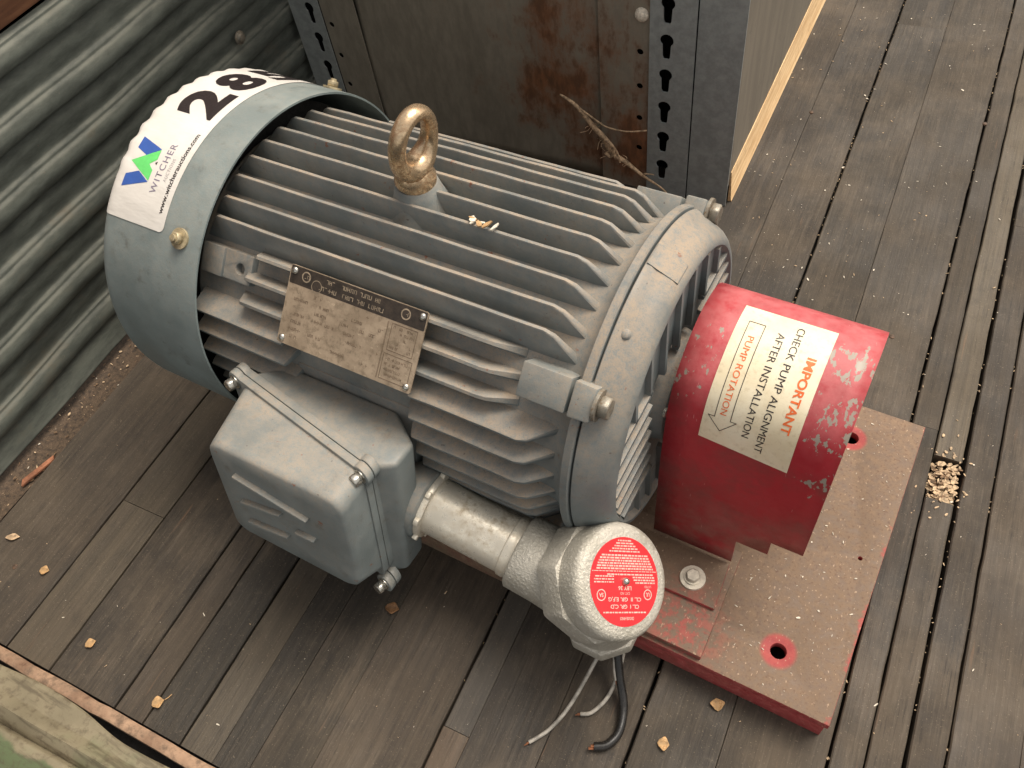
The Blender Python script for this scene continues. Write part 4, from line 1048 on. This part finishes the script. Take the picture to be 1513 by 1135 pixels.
lb = finish('cap_label', b, [RLABEL, RL_INK], elbow, -1); lb['label'] = 'round red label with pale print, upside down on the cap'
b = bmesh.new(); lathe(b, [(0, 0.0032), (0.002, 0.0032), (0.0042, 0.0020), (0.0048, 0)], CF, cn, 16); finish('cap_rivet', b, CHROME, elbow, 50)

# --- cut wires hanging out of the elbow
def wire(pts, r, m, end):
    b = bmesh.new(); s = spline(pts, 8); tube(b, s, r, 10)
    e = finish('wire', b, m, motor, 60)
    d = (s[-1] - s[-2]).normalized(); b = bmesh.new()
    for k in range(5):
        a = 2 * PI * k / 5; o_ = Vector((0, math.cos(a), math.sin(a))) * r * 0.45
        tube(b, [s[-1] + o_, s[-1] + o_ + d * (0.002 + 0.0012 * (k % 3))], r * 0.28, 5)
    finish('copper_end', b, COPPER, e, 40)
    return e
wire([(0.240, -0.160, 0.075), (0.243, -0.166, 0.05), (0.2375, -0.200, 0.0230), (0.232, -0.236, 0.0075), (0.2241, -0.262, 0.0032), (0.2130, -0.280, 0.003)], 0.0018, WIREG, 0)
wire([(0.252, -0.160, 0.075), (0.2555, -0.168, 0.05), (0.2600, -0.188, 0.0250), (0.2595, -0.212, 0.0095), (0.2520, -0.231, 0.004), (0.2430, -0.2375, 0.003)], 0.0018, WIREG, 0)
wire([(0.247, -0.160, 0.075), (0.249, -0.172, 0.05), (0.2625, -0.196, 0.0220), (0.2745, -0.2140, 0.0085), (0.2800, -0.2350, 0.0048), (0.2755, -0.2500, 0.0045), (0.2660, -0.2570, 0.0043)], 0.0040, WIRE, 0)
wire([(0.245, -0.160, 0.075), (0.248, -0.170, 0.052), (0.255, -0.190, 0.030), (0.2610, -0.2000, 0.020)], 0.0018, WIREG, 0)

# --- motor feet, base
b = bmesh.new()
for s in (-1, 1):
    prism(b, [(-0.15, -0.135 * s), (0.16, -0.135 * s), (0.16, -0.07 * s), (-0.15, -0.07 * s)], 0.016, lambda x, y, d: (x, y, 0.0486 + d), 0.002)
    prism(b, [(-0.13, -0.11 * s), (0.14, -0.11 * s), (0.14, -0.085 * s), (-0.13, -0.085 * s)], 0.05, lambda x, y, d: (x, y, 0.0640 + d), 0.002)
finish('motor_foot', b, MOTOR, motor, 35)
HP = 0.0405
bp_ = curve_fill([[(-0.17, -0.1597), (0.4335, -0.1597), (0.4335, 0.1597), (-0.17, 0.1597)], circ2(0.3732, 0.1183, 0.0078, 24), circ2(0.3782, -0.1195, 0.0078, 24), circ2(0.4161, -0.0051, 0.0028, 12)], 0.004, 0.0009)
for v in bp_.verts: v.co = Vector((v.co.x, v.co.y, HP - 0.0049 + v.co.z))
base = finish('base_plate', bp_, BASE, motor, 30)
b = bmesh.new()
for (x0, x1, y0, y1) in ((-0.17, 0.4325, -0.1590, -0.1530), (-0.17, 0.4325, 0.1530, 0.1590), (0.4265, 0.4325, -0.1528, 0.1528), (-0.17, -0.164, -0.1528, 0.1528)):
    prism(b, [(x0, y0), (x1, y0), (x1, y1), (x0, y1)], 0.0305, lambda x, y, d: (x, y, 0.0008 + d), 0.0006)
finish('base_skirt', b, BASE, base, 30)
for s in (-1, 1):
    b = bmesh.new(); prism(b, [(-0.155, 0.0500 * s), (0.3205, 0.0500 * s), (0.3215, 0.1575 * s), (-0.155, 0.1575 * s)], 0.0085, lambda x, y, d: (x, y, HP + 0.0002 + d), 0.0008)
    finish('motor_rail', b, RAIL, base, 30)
b = bmesh.new(); prism(b, [(0.232, -0.1150), (0.3165, -0.1140), (0.3140, -0.0680), (0.232, -0.0680)], 0.0052, lambda x, y, d: (x, y, HP + 0.0089 + d), 0.0006)
brk = finish('guard_bracket', b, BASE, base, 30)
hb = bmesh.new(); lathe(hb, [(0, 0), (0, 0.0118), (0.0022, 0.0115), (0.0022, 0)], (0, 0, 0), (0, 0, 1), 24); lathe(hb, [(0.0023, 0.0078), (0.0040, 0.0078), (0.0040, 0)], (0, 0, 0), (0, 0, 1), 20); hexhead(hb, 0.0066, 0.0085)
o = finish('base_bolt', hb, m_plain('pale_zinc_bolt', (196, 188, 172), 0.45, 0.35, 0.12, 120, 0.15), base, 35, loc=(0.2892, -0.0955, HP + 0.0142))
# pump-side pedestal block hidden in the guard, with the coupling
b = bmesh.new(); lathe(b, [(0.235, 0.022), (0.255, 0.022), (0.255, 0.046), (0.285, 0.046), (0.285, 0.022), (0.290, 0.022), (0.290, 0.046), (0.320, 0.046), (0.320, 0.018), (0.352, 0.018), (0.352, 0)], AX, (1, 0, 0), 32)
finish('coupling', b, DARK, motor, 40)

# --- coupling guard
gp = [(-0.0655, 0.0550), (-0.0625, 0.12), (-0.0585, 0.18), (-0.0505, 0.232), (-0.0375, 0.262), (-0.0125, 0.281), (0.0145, 0.288), (0.04, 0.284), (0.055, 0.276), (0.07, 0.255), (0.08, 0.2), (0.085, 0.055)]
gs = spline([Vector((0, y, z)) for y, z in gp], 8)
# arc length with s = 0 at the near lower edge
S = [0.0]
for p, q in zip(gs, gs[1:]): S.append(S[-1] + (q - p).length)
def gpos(x, s, off=0.0):
    k = 0
    while k < len(S) - 2 and S[k + 1] < s: k += 1
    t = (s - S[k]) / (S[k + 1] - S[k]); p = gs[k].lerp(gs[k + 1], t)
    def nr(i):
        i0, i1 = max(0, i - 1), min(len(gs) - 1, i + 1); d = gs[i1] - gs[i0]; return Vector((0, -d.z, d.y)).normalized()
    nm = nr(k).lerp(nr(k + 1), t).normalized()
    return Vector((x, p.y, p.z)) + nm * off
ss_at = lambda z: next(S[i] + (z - gs[i].z) / (gs[i + 1].z - gs[i].z) * (S[i + 1] - S[i]) for i in range(len(gs) - 1) if gs[i].z <= z <= gs[i + 1].z)
b = bmesh.new(); rows = {}
xs = [0.2385, 0.26, 0.285, 0.314, 0.328, 0.342, 0.355, 0.3690]
levels = sorted(set([0.0, ss_at(0.094), ss_at(0.115)] + [s for s in S if s > ss_at(0.12)] + [ss_at(0.075)]))
def lowest(x0): return 0.0 if x0 < 0.3139 else (ss_at(0.094) if x0 < 0.3419 else ss_at(0.115))
vt = {}
def gv(x, s):
    k = (round(x, 5), round(s, 6))
    if k not in vt: vt[k] = b.verts.new(gpos(x, s))
    return vt[k]
for x0, x1 in zip(xs, xs[1:]):
    for s0, s1 in zip(levels, levels[1:]):
        if s0 < lowest(x0) - 1e-7: continue
        b.faces.new((gv(x0, s0), gv(x1, s0), gv(x1, s1), gv(x0, s1)))
guard = finish('coupling_guard', b, RED, motor, 60)
md = guard.modifiers.new('thickness', 'SOLIDIFY'); md.thickness = 0.0022; md.offset = -1
# warning label: u runs down the guard (from the top towards the near side), v = x
SC = lambda s_far: s_far
SHIFT = -0.0070            # start of the profile differs by this much from the measured one
def lab(u, v, off=0.0005): return gpos(v, -u + SHIFT, off)
b = bmesh.new()
lay(b, curve_fill([[(-0.2945, 0.2672), (-0.2945, 0.3370), (-0.1688, 0.3370), (-0.1745, 0.2660)]]), lambda u, v: lab(u, v, 0.0004), 0, 0.004)
def lt(s, u, v, wd, h, mat, bold=0.0, sp=1.0): lay(b, text_fill(s, u, v, wd, h, bold, space=sp), lambda p, q: lab(p, q, 0.00065), mat, 0.006)
lt('IMPORTANT', -0.2345, 0.3268, 0.0600, 0.0068, 1, 0.025)
lt('CHECK PUMP ALIGNMENT', -0.2330, 0.3122, 0.1075, 0.0056, 2)
lt('AFTER INSTALLATION', -0.2330, 0.3004, 0.0870, 0.0056, 2)
lt('PUMP ROTATION', -0.2345, 0.2808, 0.0640, 0.0050, 1, 0.0)
ow = 0.00055
arrow = [(-0.2790, 0.2750), (-0.2790, 0.2873), (-0.1990, 0.2873), (-0.1990, 0.2920), (-0.1870, 0.2812), (-0.1990, 0.2700), (-0.1990, 0.2750)]
for (p, q), (p2, q2) in zip(arrow, arrow[1:] + arrow[:1]):
    d = Vector((p2 - p, q2 - q)).normalized(); nn = Vector((-d.y, d.x)) * ow / 2; e = d * ow * 0.4
    lay(b, curve_fill([[(p - nn.x - e.x, q - nn.y - e.y), (p2 - nn.x + e.x, q2 - nn.y + e.y), (p2 + nn.x + e.x, q2 + nn.y + e.y), (p + nn.x - e.x, q + nn.y - e.y)]]), lambda u, v: lab(u, v, 0.00065), 2, 0.006)
wl = finish('warning_label', b, [WARN, INK_ORANGE, INK], guard, -1); wl['label'] = 'yellowed white label about checking pump alignment, with a rotation arrow'
wl.data.polygons.foreach_set('use_smooth', [True] * len(wl.data.polygons))
b = bmesh.new(); lathe(b, [(0, 0), (0, 0.0042), (0.002, 0.0038), (0.0034, 0)], gpos(0.2382, ss_at(0.232), 0.0), Vector((-1, 0, 0)), 12); finish('guard_rivet', b, CHROME, guard, 40)

# dry leaf scrap lying on a fin
b = bmesh.new(); rr = random.Random(12)
for k in range(7): chip(b, (0.074 + rr.uniform(-0.012, 0.010), -0.0232 + rr.uniform(-0.004, 0.004), H + 0.1500 + rr.uniform(0, 0.002)), rr.uniform(0.006, 0.013), rr, 2.2, mat=0 if k % 2 else 1)
tag(finish('leaf_scrap', b, [LEAF, CHIPW], None, 0), 'torn scrap of dry leaf lying on a cooling fin right of the lifting eye', 'leaf')
